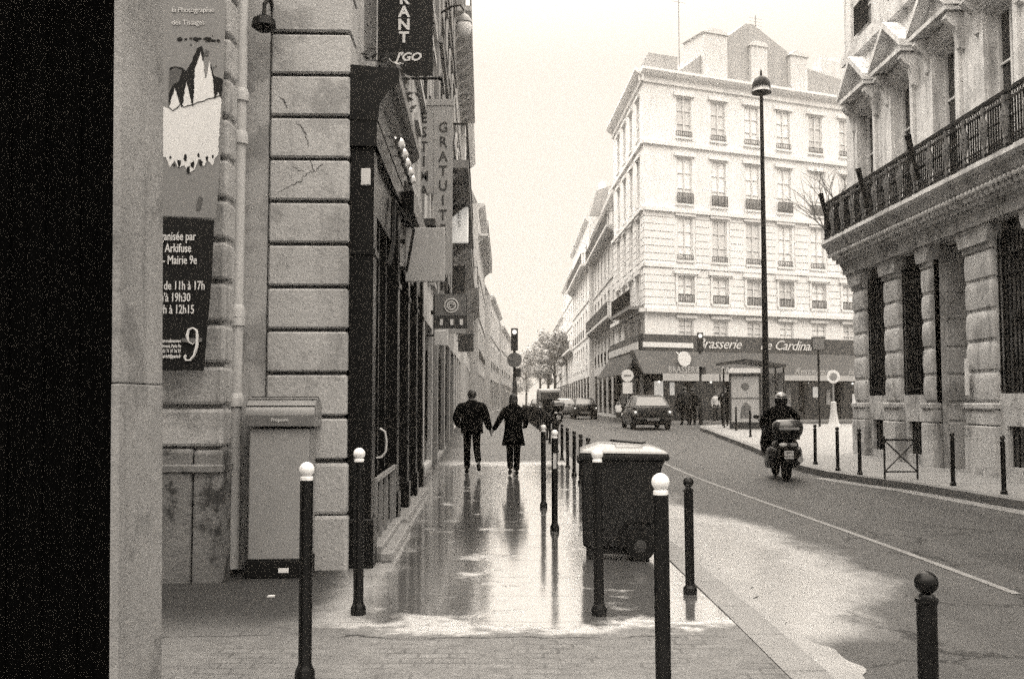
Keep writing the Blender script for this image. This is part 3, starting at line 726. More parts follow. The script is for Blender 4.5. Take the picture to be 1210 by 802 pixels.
for k in range(9):
    x = 1.0 + k * 1.75; q = MB(); q.ball((x, .17, 2.2 + .2 * (k % 2)), .07, 8, 6); q.build('lamp', LAMP, sf)
pn = MB(); pn.box(.1, Lc, .24, .256, .45, 2.7); t2 = MB(Mside); t2.box(.26, 12.5, .236, .255, .45, 2.7); pn.merge(t2.bm); pn.build('pane', GLASS, sf)
fa = MB(); fa.box(-.35, Lc, -.4, -.003, 3.95, 4.85); t2 = MB(Mside); t2.box(.02, 12, -.4, -.003, 3.95, 4.85); fa.merge(t2.bm); fab = fa.build('fascia', FASC, r)
ls = MB(); ls.box(-.4, 2.9, -.46, -.402, 4.12, 4.40); t2 = MB(Mside); t2.box(-.1, 12, -.47, -.402, 4.0, 4.42); ls.merge(t2.bm); ls.build('light_band', SIGNW, fab)
letter([L('Brasserie', .82, 3.1, -.47, 4.14, 'LEFT', .4, .92, 1.1, 0), L('Le Cardinal', .82, 7.5, -.47, 4.14, 'LEFT', .4, .92, 1.1, 0)], PAPER, fab)
aw = MB(); aw.prism([(-.05, 3.93), (-.42, 3.93), (-1.5, 2.62), (-1.5, 2.58), (-.05, 3.6)], 'x', -1.0, Lc); t2 = MB(Mside); t2.prism([(-.05, 3.93), (-.42, 3.93), (-1.3, 2.62), (-1.3, 2.58), (-.05, 3.6)], 'x', -.4, 12); aw.merge(t2.bm)
awo = aw.build('awning', AWN, r)
va = MB(); va.box(.2, 3.9, -1.52, -1.504, 2.22, 2.62); va.box(4.0, 6.0, -1.52, -1.504, 2.22, 2.62); va.box(6.1, Lc, -1.52, -1.504, 2.3, 2.62)
va.build('valance', SIGNG, awo)
letter([L('BRASSERIE', .48, .6, -1.44, 2.70, 'LEFT', 0, 1, .95, .005), L('BAR', .48, 4.1, -1.44, 2.70, 'LEFT', 0, 1, 1.0, .005), L('Restaurant', .55, 9.2, -1.44, 2.68, 'LEFT', .4, .95, 1.2, 0), L('bar', .55, 13.2, -1.44, 2.68, 'LEFT', .4, .95, 1.2, 0)], SIGNG, awo)
m = MB(); m.lathe([(.02, -1.32), (.42, -1.32), (.42, -1.22), (.02, -1.22)], (1.75, 0, 3.45), 18, 'y'); m.tube([(1.75, -1.22, 3.45), (1.75, -.4, 3.9)], .03, 6); m.build('round_sign', SIGNW, r)

# ---- right side of the street beyond the corner
RR = R(-90)
def right_house(name, label, X, Y0, Ly, H, wm, floors, cols, **k): return house(name, label, (X, Y0 + Ly, .45), RR, Ly, H, 10, wm, floors, cols, **k)
F2 = [(4.2, 6.2), (7.2, 9.4), (10.4, 12.6), (13.6, 15.4)]
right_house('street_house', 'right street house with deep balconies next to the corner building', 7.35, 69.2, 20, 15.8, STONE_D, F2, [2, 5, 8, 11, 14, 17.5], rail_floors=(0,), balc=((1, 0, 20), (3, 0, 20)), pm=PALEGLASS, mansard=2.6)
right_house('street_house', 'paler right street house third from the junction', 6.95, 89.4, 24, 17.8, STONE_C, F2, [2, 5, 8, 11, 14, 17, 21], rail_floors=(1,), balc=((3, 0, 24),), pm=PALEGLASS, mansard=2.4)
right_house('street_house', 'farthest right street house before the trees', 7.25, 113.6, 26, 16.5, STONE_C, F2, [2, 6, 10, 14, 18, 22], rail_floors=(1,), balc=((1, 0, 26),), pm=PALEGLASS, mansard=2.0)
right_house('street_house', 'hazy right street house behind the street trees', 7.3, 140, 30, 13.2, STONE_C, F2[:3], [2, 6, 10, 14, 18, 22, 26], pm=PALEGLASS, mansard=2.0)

# ---- the bank on the right: frame x along the facade towards the viewer, -y towards the street
BZ = .07
r = thing('bank_building', 'ornate stone bank with rusticated pillars and long iron balcony', 'building', (9.45, 27.5, BZ), R(-90))
LB = 22.0
bay = [1.4 + 2.42 * k for k in range(9)]        # 0,1 windows; 2 porch; 3.. windows
up = MB()
uo = [(b - .55, b + .55, 5.95, 9.18) for b in bay] + [(b - .5, b + .5, 11.4, 13.8) for b in bay]
wall_open(up, 0, LB, 5.0, 17.5, uo, 0, .32); up.box(0.02, LB, .33, 14, 5.0, 17.45); up.box(-.003, 0, 0, .34, 5.0, 17.45)
up.box(-.05, .5, -.06, -.001, 5.6, 17.3); up.build('upper_wall', STONE_B, r)
for b in bay:
    window(r, b, 5.95, 9.18, 1.1, .24, WHITEP, GLASS, None, 3); window(r, b, 11.4, 13.8, 1.0, .24, WHITEP, GREYM, None, 3, None, (-.1, .8, .1, .014))
# pediments on consoles
for b in bay:
    q = MB()
    wp, zb, za, y0 = .98, 9.62, 10.5, -.42
    q.prism([(b - wp, zb), (b + wp, zb), (b + wp, zb + .1), (b - wp, zb + .1)], 'y', y0, -.002)
    th = .16
    for s_ in (-1, 1):
        q.prism([(b + s_ * wp * 1.04, zb + .1), (b, za), (b, za + th), (b + s_ * wp * 1.04, zb + .1 + th)], 'y', y0 - .04, -.002)
    q.prism([(b - wp * .9, zb + .1), (b + wp * .9, zb + .1), (b, za)], 'y', -.16, -.002)
    q.box(b - .8, b + .8, -.1, -.002, 9.26, 9.6); q.box(b - .72, b + .72, -.14, -.1, 9.32, 9.36); q.box(b - .74, b - .58, -.07, -.002, 6.0, 9.26); q.box(b + .58, b + .74, -.07, -.002, 6.0, 9.26)
    q.build('pediment', STONE_B, r)
    q = MB()
    for s_ in (-1, 1):
        x = b + s_ * .80
        q.prism([(-.002, 9.6), (-.36, 9.6), (-.38, 9.48), (-.3, 9.36), (-.18, 9.28), (-.14, 9.1), (-.1, 8.86), (-.002, 8.8)], 'x', x - .09, x + .09)
    q.build('console', STONE_B, r)
for zz in (10.95, 11.2): pass
q = MB(); q.box(-.1, LB, -.16, -.002, 10.85, 11.1); q.box(-.06, LB, -.09, -.002, 11.1, 11.3); q.prism([(0, 17.5), (-.7, 17.5), (-.7, 17.3), (-.4, 17.0), (0, 16.8)], 'x', -.4, LB); q.build('cornice', STONE_B, r)
# balcony slab, entablature, modillions and dentils
q = MB()
q.prism([(-.002, 5.95), (-.7, 5.95), (-.72, 5.86), (-.68, 5.78), (-.6, 5.74), (-.56, 5.62), (-.48, 5.56), (-.002, 5.56)], 'x', -.40, LB)
q.box(-.25, LB, -.36, -.002, 5.3, 5.56); q.box(-.18, LB, -.2, -.002, 4.98, 5.3); q.box(-.22, LB, -.25, -.002, 5.22, 5.3)
sl = q.build('balcony_slab', STONE_BL, r)
q = MB(); x = -.3
while x < LB: q.box(x, x + .11, -.46, -.361, 5.40, 5.55, .02); x += .22
x = -.34
while x < LB: q.ball((x, -.52, 5.53), .055, 8, 6); x += .17
q.build('dentil', STONE_B, sl)
# iron balcony railing with cast panels
q = MB(); z0 = 5.95; yr = -.64
q.box(-.36, LB, yr - .035, yr + .035, z0 + 1.0, z0 + 1.07); q.box(-.36, LB, yr - .02, yr + .02, z0 + .86, z0 + .89); q.box(-.36, LB, yr - .02, yr + .02, z0 + .06, z0 + .1); q.box(-.36, LB, yr - .02, yr + .02, z0 + .2, z0 + .225)
q.box(-.37, -.30, yr, -.0, z0 + 1.0, z0 + 1.07); q.box(-.36, -.32, yr, -.0, z0 + .06, z0 + .1)
k = 0
while k < 6: q.box(-.355, -.325, yr + k * .105, yr + k * .105 + .024, z0, z0 + 1.0); k += 1
x = -.32; pit = .80
def ring_(c, rad, r_): q.tube([(c[0] + rad * math.cos(a * .785), c[1], c[2] + rad * math.sin(a * .785)) for a in range(9)], r_, 4, False)
while x < LB:
    for i in range(6):
        xx = x + .09 + i * .095
        q.box(xx - .012, xx + .012, yr - .012, yr + .012, z0 + .08, z0 + .88); q.ball((xx, yr, z0 + .55), (.024, .024, .05), 6, 5)
        ring_((xx, yr, z0 + .945), .04, .009); ring_((xx, yr, z0 + .15), .035, .009)
        if i % 2: ring_((xx + .0475, yr, z0 + .36), .042, .009); ring_((xx + .0475, yr, z0 + .72), .042, .009)
    x += pit
rl = q.build('balcony_railing', BLACKM, r)
x = -.32; q = MB()     # cast ornamental balusters between the bars
q.lathe([(.03, .05), (.05, .12), (.025, .2), (.05, .35), (.085, .55), (.075, .68), (.03, .8), (.05, .88), (.05, .98)], (0, 0, 0), 10)
for a in range(8): q.ball((.075 * math.cos(a * .785), -.05, .6 + .13 * math.sin(a * .785)), .022, 6, 4)
cpm = q.mesh('cast_panel', True); CPM = paint('cast_iron_highlight', .13, .4, 0, .3)
while x < LB: link('cast_panel', cpm, CPM, rl).location = (x + .70, yr, z0); x += pit
# flag holders leaning out of the rail
for x in (.1, 3.1, 6.2):
    q = MB(); q.tube([(x, yr - .02, z0 + .35), (x, yr - .12, z0 + .8), (x, yr - .22, z0 + 1.28)], [.035, .05, .075], 10); q.box(x - .05, x + .05, yr - .1, yr, z0 + .3, z0 + .42); q.build('flag_holder', BLACKM, rl)
# lower storey: recessed wall with tall barred windows, banded pillars
bayL = [1.64, 3.98, 6.02, 8.76, 11.2, 13.6, 16.0, 18.4, 20.8]; HW = .70; HP = .82
lw = MB(); lo_ops = []
for i, b in enumerate(bayL):
    if i == 2: lo_ops.append((b - HP, b + HP, -.3, 4.98))
    else: lo_ops += [(b - HW, b + HW, 1.62, 4.98), (b - .42, b + .42, .22, 1.0)]
    pass
wall_open(lw, 0, LB, -.3, 5.0, lo_ops, .05, .12); lw.box(0.02, 5.0, .20, 14, -.3, 5.0); lw.box(7.0, LB, .20, 14, -.3, 5.0); lw.box(-.003, 0, .05, .21, -.3, 5.0)
lw.box(4.75, 5.2, .055, 1.6, -.3, 4.97); lw.box(6.84, 7.1, .21, 1.6, -.3, 4.97); lw.box(5.0, 7.0, 1.55, 3, -.3, 4.97)
lw.build('lower_wall', STONE_BL, r)
for i, b in enumerate(bayL):
    if i == 2: continue
    q = MB()
    for k in range(9): xx = b - .64 + k * .16; q.box(xx - .014, xx + .014, .07, .098, 1.64, 4.6); q.tube([(xx, .084, 4.6), (xx, .084, 4.78)], [.02, .003], 6)
    for zz in (1.75, 2.05, 3.9, 4.3): q.box(b - HW, b + HW, .065, .105, zz, zz + .035)
    q.lathe([(.02, .04), (.13, .05), (.13, .07), (.02, .08)], (b, 0, 3.1), 14, 'y')
    w1 = MB().box(b - HW, b + HW, .165, .195, 1.62, 4.98).build('window', GLASS, r); w2 = MB().box(b - .42, b + .42, .165, .195, .22, 1.0).build('cellar_window', GLASS, r)
    q.build('window_grille', BLACKM, w1)
    q = MB()
    for k in range(4): xx = b - .3 + k * .2; q.box(xx - .012, xx + .012, .1, .124, .22, 1.0)
    q.build('cellar_grille', BLACKM, w2)
# porch door
q = MB(); q.box(5.6, 6.9, 1.49, 1.54, 0, 3.6); q.build('door', DARKWOOD, r)
# banded pillars with swollen courses
def pillar(x0, x1, yf, depth_=.3):
    q = MB(); q.box(x0 - .05, x1 + .05, yf - .06, .16, -.2, .98, .02); q.box(x0 - .03, x1 + .03, yf - .04, .16, 1.0, 1.3, .02); q.box(x0 - .06, x1 + .06, yf - .08, .16, 1.3, 1.44, .03)
    z = 1.46
    while z < 4.4:
        h = .60; q.box(x0 + .04, x1 - .04, yf + .03, .16, z - .01, z + h)
        q.loft([((( x0 + x1) / 2, (yf + .3) / 2, z + a * h), (x1 - x0) / 2 + o, (.3 - yf) / 2 + o) for a, o in ((.03, -.03), (.08, .0), (.3, .012), (.5, .016), (.7, .012), (.90, .0), (.96, -.03))], 24, 9)
        z += h + .012
    q.box(x0 - .02, x1 + .02, yf - .02, .16, 4.5, 4.62, .01); q.prism([(x0, 4.62), (x1, 4.62), (x1 + .1, 4.82), (x1 + .1, 4.97), (x0 - .1, 4.97), (x0 - .1, 4.82)], 'y', yf - .1, .16)
    q.build('banded_pillar', STONE_BL, r, True, 35)
edges = [(.05, bayL[0] - HW)] + [(bayL[i] + HW, bayL[i + 1] - HW) for i in range(8)]
edges[2] = (bayL[1] + HW, bayL[2] - HP - .02); edges[3] = (bayL[2] + HP + .02, bayL[3] - HW)
for a, b in edges: pillar(a, b, -.03)
# courses on the far reveal of the porch
q = MB(); z = 1.46; xr = bayL[2] - HP
while z < 4.4:
    q.box(xr - .2, xr + .035, .3, 1.55, z + .02, z + .585, .02); z += .612
q.box(xr - .2, xr + .06, .3, 1.55, -.2, 1.0, .02); q.box(xr - .2, xr + .045, .3, 1.55, 1.05, 1.42, .02)
q.build('porch_reveal', STONE_BL, r)
q = MB(); q.box(xr + .062, xr + .085, .75, 1.15, 1.12, 1.38); pq = q.build('nameplate', SIGND, r); q = MB(); q.box(xr + .086, xr + .09, .79, 1.11, 1.16, 1.34); q.build('plate_face', MIDM, pq)
me = text_mesh('RK', .17, 'LEFT', 0, .004)
q = MB(); q.add([(xr + .04 + v.co.z, .80 + (.2 - v.co.x * -1) - .2, 1.98 + v.co.y) for v in me.vertices], [list(p.vertices) for p in me.polygons]); q.build('carved_mark', INK, r)
q = MB(); q.box(6.98, 7.12, -.125, -.095, 1.6, 2.35); q.build('notice_plate', SIGNW, r)
q = MB(); q.prism([(0, 17.5), (.9, 19.6), (3, 20.3), (14, 20.3), (14, 17.5)], 'x', .05, LB); q.build('roof', ZINC, r)

# ================================================================== signs on the left
m = thing('vertical_banner', 'dark hanging restaurant banner with white letters over the shop cornice', 'banner', (-1.22, 11.2, 5.26), 0)
q = MB(); q.box(-.32, .31, -.012, .012, 0, 1.9); q.build('cloth', BANNER, m)
q = MB(); q.tube([(-.45, 0, -.03), (.40, 0, -.03)], .018, 8); q.ball((.40, 0, -.03), .028, 8, 6); q.tube([(-.45, 0, 1.93), (.40, 0, 1.93)], .018, 8); q.build('rod', BLACKM, m, True)
letter([L(c, .175, -.02, -.017, .385 + .15 * k, 'CENTER', 0, 1, 1.05, .006) for k, c in enumerate('TNARUATSER')] + [L("J'GO", .135, .03, -.017, .17, 'CENTER', .3, .95, 1.1, .004)], PAPER, m)
q = MB(); q.tube([(-.19, -.016, .20), (-.17, -.016, .15), (-.10, -.016, .125), (-.03, -.016, .14), (.01, -.016, .19)], [.006, .014, .018, .014, .005], 6); q.build('flourish', PAPER, m)
m = thing('blank_sign', 'blank pale square projecting sign below the folded awning', 'sign', (-1.125, 12.8, 3.08), 0)
q = MB(); q.box(-.257, .257, -.04, .04, 0, .70, .012, 2); q.build('panel', SIGNG, m)
q = MB(); q.box(-.34, -.25, -.02, .02, .15, .2); q.box(-.34, -.25, -.02, .02, .5, .55); q.build('bracket', BLACKM, m)
m = thing('square_sign', 'dark square projecting sign with spiral emblem and three small marks', 'sign', (-1.36, 22, 3.15), 0)
q = MB(); q.box(-.37, .37, -.08, .08, 0, .76, .01); q.build('panel', SIGND, m)
q = MB(); q.box(-.34, .35, -.085, -.081, .28, .74); q.build('face', MIDM, m)
q = MB()
for rad in (.15, .09): q.tube([(.02 + rad * math.cos(a * .35), -.095, .5 + rad * math.sin(a * .35)) for a in range(19)], .016, 5)
q.tube([(.02 + .045 * math.cos(a * .4), -.095, .5 + .05 * math.sin(a * .4)) for a in range(12)], .016, 5); q.build('emblem', SIGNW, m)
q = MB()
for x in (-.2, .03, .24): q.box(x - .035, x + .035, -.09, -.081, .07, .2)
q.build('small_mark', SIGNW, m)
q = MB(); q.box(-.44, -.36, -.03, .03, .3, .4); q.build('bracket', BLACKM, m)
m = thing('vertical_sign', 'tall pale double sign reading estimations gratuites down its length', 'sign', (-1.6, 20, 4.0), 0)
q = MB(); q.box(-.38, .0, -.04, .04, 1.75, 3.55); q.box(.01, .39, -.045, .035, 0.1, 3.55); q.box(-.40, .41, -.06, .05, 3.55, 3.68); q.build('panel', paint('faded_sign_board', .30, .6, 0, .25), m)
letter([L(c, .30, -.19, -.048, 3.2 - .30 * k, 'CENTER', 0, 1, .9, .004) for k, c in enumerate('ESTIMA')] + [L(c, .30, .2, -.053, 3.0 - .30 * k, 'CENTER', 0, 1, .9, .004) for k, c in enumerate('GRATUITES')], SIGND, m)
m = thing('awning_box', 'closed dark awning box under the tall pale sign', 'awning', (-1.78, 18.2, 4.35), 0)
q = MB(); q.box(-.2, .38, -.2, .9, 0.4, .52); q.build('roof_board', SIGND, m)
q = MB(); q.prism([(-.2, .4), (.34, .4), (.2, .2), (.05, -.15), (-.2, -.2)], 'y', -.15, .85); q.build('folded_cloth', BANNER, m)
m = thing('light_box', 'white upright illuminated box sign with faint letters on the grey house', 'sign', (-1.60, 30, 6.34), 0)
q = MB(); q.box(-.27, .27, -.1, .1, 0, 2.1, .03, 2); q.build('panel', POLYC, m)
letter([L(c, .27, 0, -.105, 1.72 - .25 * k, 'CENTER', 0, 1, 1, 0) for k, c in enumerate('LIVRES')], SIGNG, m)
q = MB(); q.box(-.4, -.27, -.03, .03, .4, .46); q.box(-.4, -.27, -.03, .03, 1.6, 1.66); q.build('bracket', BLACKM, m)
m = thing('street_lantern', 'round glass street lantern on a bracket high on the grey house', 'lamp', (-1.28, 26, 11.25), 0)
q = MB(); q.lathe([(.02, 0), (.12, .02), (.19, .12), (.21, .28), (.19, .36)], (0, 0, 0), 16); q.build('globe', SIGNW, m, True)
q = MB(); q.lathe([(.22, .36), (.2, .45), (.12, .56), (.03, .62), (.02, .72)], (0, 0, 0), 16); q.build('cap', GREYM, m, True)
q = MB(); q.tube([(0, 0, .7), (-.1, 0, .85), (-.35, 0, .8), (-.75, 0, .55)], .03, 8); q.build('bracket', BLACKM, m, True)
for k, (Y, z, wd, h, mt, lab) in enumerate(((23.5, 2.85, .32, .36, SIGNW, 'small white projecting shop sign under the spiral sign'), (33, 3.6, .55, .5, SIGNG, 'small pale projecting sign behind the spiral sign'), (36, 5.1, .5, 1.1, SIGND, 'narrow dark vertical sign past the white box sign'), (45, 3.4, .7, .8, SIGND, 'dark projecting sign near the man\'s head'), (52, 4.2, .6, 1.5, MIDM, 'grey upright sign far along the left row'))):
    m = thing('projecting_sign', lab, 'sign', (LP(Y)[0] + .1 + wd / 2, Y, z + gz(Y)), 0)
    q = MB(); q.box(-wd / 2, wd / 2, -.05, .05, 0, h, .01); q.build('panel', mt, m)
    q = MB(); q.box(-wd / 2 - .25, -wd / 2, -.02, .02, h * .6, h * .6 + .04); q.build('bracket', BLACKM, m)

# ================================================================== bollards
def bollard(kind):
    h = 1.2 if kind == 'white' else .93
    t = thing('bollard', '', 'bollard')
    q = MB(); rr = .037
    if kind == 'white':
        q.lathe([(.055, -.05), (.055, .05), (.044, .07), (rr, .09), (rr, h - .104), (rr - .004, h - .10), (.02, h - .1)], (0, 0, 0), 20); q.build('post', BLACK, t, True)
        q = MB(); q.lathe([(.03, h - .105), (.036, h - .1), (.036, h - .085), (.030, h - .078)] + [(.043 * math.cos(a), h - .042 + .043 * math.sin(a)) for a in [(-55 + 145 * k / 12) * math.pi / 180 for k in range(13)]], (0, 0, 0), 20)
        q.build('ball_head', WHITEP, t, True)
    else:
        q.lathe([(.055, -.15), (.055, .05), (.042, .06), (.036, .08), (rr, .1), (rr, h - .12), (.042, h - .115), (.042, h - .10), (.03, h - .095), (.024, h - .085)], (0, 0, 0), 20); q.build('post', BLACK, t, True)
        q = MB(); q.lathe([(.043 * math.cos(a), h - .043 + .043 * math.sin(a)) for a in [(-65 + 155 * k / 12) * math.pi / 180 for k in range(13)]], (0, 0, 0), 20); q.build('ball_head', BLACK, t, True)
    return t
WB, BB = bollard('white'), bollard('black')
first = {'w': True, 'b': True}
def place(kind, x, y, z, label, group):
    src = WB if kind == 'w' else BB
    if first[kind]: o = src; first[kind] = False; o.location = (x, y, z); o['label'] = label; o['group'] = group
    else: o = copy_tree(src, (x, y, z), None, label, group)
    o.rotation_euler = (random.uniform(-.008, .008), random.uniform(-.008, .008), random.uniform(0, 6))
    return o
GW, GL, GR = 'white topped bollards on the left pavement', 'black bollards along the left kerb', 'black bollards along the right kerb'
for x, y, lab in ((-1.15, 5.63, 'white ball bollard in front of the grey street cabinet'), (-1.115, 7.33, 'white ball bollard in front of the black shop front'), (.712, 4.76, 'white ball bollard standing before the bin wheel at the kerb side'), (.63, 7.3, 'white ball bollard standing against the front of the wheeled bin'), (.51, 12.0, 'white ball bollard with pale sticker just left behind the bin'), (.46, 14.6, 'slim white ball bollard nearest the walking woman')):
    b = place('w', x, y, 0, lab, GW)
    if 'sticker' in lab:
        q = MB(); q.box(-.02, .02, -.0405, -.038, .74, .92); q.build('sticker', LIGHTM, b); b.rotation_euler.z = 0
place('b', 1.54, 3.76, -.02, 'black ball bollard nearest the viewer at the roadside', GL)
place('b', 1.43, 8.1, 0, 'black bollard on the kerb just right of the wheeled bin', GL)
lbl = ['black bollard whose head shows over the bin lid', 'second black bollard head over the bin lid', 'first black bollard left of the bin along the kerb', 'second black bollard left of the bin', 'third black bollard left of the bin', 'fourth black bollard left of the bin', 'fifth black bollard left of the bin']
yy = [15.2, 17.0, 18.8, 20.8, 23.2, 25.8, 28.6]
for y, l in zip(yy, lbl): place('b', 1.29, y, gz(y), l, GL)
ORD = ('sixth seventh eighth ninth tenth eleventh twelfth thirteenth fourteenth fifteenth sixteenth seventeenth eighteenth nineteenth twentieth '
       'twenty-first twenty-second twenty-third twenty-fourth twenty-fifth twenty-sixth twenty-seventh').split()
for k, n_ in enumerate(ORD):
    y = 30.4 + k * 1.9; place('b', min(1.27, KL(y) - .27), y, gz(y), n_ + ' black bollard left of the bin, counting away along the kerb', GL)
for x, y, lab in ((7.04 + .05, 23.4, 'black bollard right of the scooter, first past it'), (6.93, 21.3, 'black bollard second past the scooter on right pavement'), (6.98, 20.1, 'black bollard beside the bank corner left of the barrier'), (7.70, 17.5, 'black bollard right of the cross barrier by the porch'), (7.80, 15.9, 'rightmost black bollard before the bank window'), (8.75, 39, 'black bollard in front of the shelter glass, left one'), (8.3, 34.8, 'black bollard in front of the shelter, beside lamp post')):
    place('b', x, y, gz(y) + .07, lab, GR)
r = thing('cross_barrier', 'low black pavement barrier with crossed bars outside the bank', 'barrier', (7.38, 19.0, .07), 0)
q = MB()
for s_ in (-1, 1): q.tube([(s_ * .31, 0, 0), (s_ * .31, 0, .78)], .02, 8); q.ball((s_ * .31, 0, .79), .026, 8, 6)
q.build('post', BLACKM, r, True)
q = MB(); q.tube([(-.31, 0, .74), (.31, 0, .74)], .02, 8); q.tube([(-.31, 0, .14), (.31, 0, .14)], .015, 8); q.build('rail', BLACKM, r, True)
q = MB(); q.tube([(-.30, 0, .15), (.30, 0, .73)], .014, 8); q.tube([(-.30, .012, .73), (.30, .012, .15)], .014, 8); q.build('cross_bar', BLACKM, r, True)

# ================================================================== wheeled bin
r = thing('wheeled_bin', 'large dark wheeled rubbish bin with wet sky-bright lid on the pavement edge', 'rubbish bin', (1.10, 10.15, 0), R(-4))
q = MB(); q.rings([[Vector(p) for p in ((-.385, -.385, .12), (.345, -.385, .12), (.345, .385, .12), (-.385, .385, .12))], [Vector(p) for p in ((-.40, -.42, .9), (.38, -.42, .9), (.38, .42, .9), (-.40, .42, .9))], [Vector(p) for p in ((-.40, -.43, .98), (.43, -.43, .98), (.43, .43, .98), (-.40, .43, .98))]])
b_ = q.bm; bmesh.ops.bevel(b_, geom=list(b_.edges), offset=.035, segments=3, profile=.5, affect='EDGES')
q.build('body', BIN, r, True, 50)
q = MB(); q.box(-.42, .455, -.455, .455, .965, 1.03, .02, 2); q.box(-.44, -.40, -.3, .3, .93, .99, .01); q.build('rim', BIN, r, True)
q = MB(); q.rings([[Vector(p) for p in ((-.42, -.45, 1.032), (.45, -.45, 1.032), (.45, .45, 1.032), (-.42, .45, 1.032))], [Vector(p) for p in ((-.41, -.44, 1.06), (.44, -.44, 1.05), (.44, .44, 1.05), (-.41, .44, 1.06))], [Vector(p) for p in ((-.22, -.30, 1.125), (.30, -.30, 1.10), (.30, .30, 1.10), (-.22, .30, 1.125))]])
b_ = q.bm; bmesh.ops.bevel(b_, geom=list(b_.edges), offset=.02, segments=3, profile=.5, affect='EDGES'); ld = q.build('lid', BINLID, r, True, 60)
q = MB(); q.tube([(-.1, -.1, 1.15), (-.05, -.3, 1.15), (.2, -.3, 1.13), (.24, -.1, 1.13)], .012, 6); q.build('handle', BLACKM, ld)
q = MB(); q.tube([(-.36, .47, .95), (-.36, .52, 1.0), (.4, .52, 1.0), (.4, .47, .95)], .016, 8); q.build('handle', BIN, r)
q = MB(); q.tube([(-.02, -.395, .12), (-.03, -.39, .26), (.04, -.40, .36), (.17, -.41, .385), (.33, -.41, .37)], .018, 8); q.build('wheel_arch', RUBBER, r, True)
for y in (-.40, .40):
    wq = MB(); wq.lathe([(.06, -.03), (.13, -.03), (.145, -.015), (.145, .015), (.13, .03), (.06, .03)], (.17, y, .145), 22, 'y'); wo = wq.build('wheel', RUBBER, r, True)
    wq = MB(); wq.lathe([(.01, -.036), (.05, -.036), (.07, -.025), (.07, .025), (.05, .036), (.01, .036)], (.17, y, .145), 16, 'y'); wq.build('rim', WRIM, wo, True)
q = MB(); q.box(-.35, -.2, -.34, .34, -.0, .15, .02); q.box(-.22, .2, -.32, .32, .05, .15); q.build('foot', BIN, r)

# ================================================================== people
def skin_into(mb, verts, edges, sub=2, root=0):
    bm = bmesh.new(); lay = bm.verts.layers.skin.verify(); vs_ = [bm.verts.new(v[0]) for v in verts]
    for a, b in edges: bm.edges.new((vs_[a], vs_[b]))
    roots = root if isinstance(root, (list, tuple)) else [root]
    for i, v in enumerate(vs_):
        rr = verts[i][1]; rr = rr if isinstance(rr, tuple) else (rr, rr)
        v[lay].radius = rr; v[lay].use_root = i in roots
    me = bpy.data.meshes.new('s'); bm.to_mesh(me); bm.free()
    o = bpy.data.objects.new('s', me); COL.objects.link(o)
    md = o.modifiers.new('skin', 'SKIN'); md.use_smooth_shade = True; md.branch_smoothing = .3
    if sub: sb = o.modifiers.new('sub', 'SUBSURF'); sb.levels = sub; sb.render_levels = sub
    me2 = bpy.data.meshes.new_from_object(o.evaluated_get(bpy.context.evaluated_depsgraph_get()))
    mb.add([v.co.copy() for v in me2.vertices], [list(p.vertices) for p in me2.polygons])
    bpy.data.objects.remove(o); bpy.data.meshes.remove(me2); bpy.data.meshes.remove(me)
def lerp(a, b, t): return Vector(a) + (Vector(b) - Vector(a)) * t
def fingers(vs_, ed, roots, wrist, hand, side_, curl=.5):
    wrist, hand = Vector(wrist), Vector(hand); d = (hand - wrist).normalized()
    s_ = Vector((0, 1, 0)); s_ = (s_ - d * s_.dot(d)).normalized(); n = d.cross(s_).normalized() * side_
    for k, (o, ln) in enumerate(((-.030, .060), (-.010, .075), (.010, .080), (.028, .070))):
        a = hand + s_ * o - d * .02; b = a + d * ln * .55 + n * .005; c = b + (d * (1 - curl) + n * curl * -1).normalized() * ln * .5
        i = len(vs_); vs_ += [(a, .010), (b, .009), (c, .007)]; ed += [(i, i + 1), (i + 1, i + 2)]; roots.append(i)
    a = hand - d * .055 + s_ * .025; b = a + s_ * .03 + d * .03; c = b + d * .03; i = len(vs_); vs_ += [(a, .012), (b, .010), (c, .008)]; ed += [(i, i + 1), (i + 1, i + 2)]; roots.append(i)
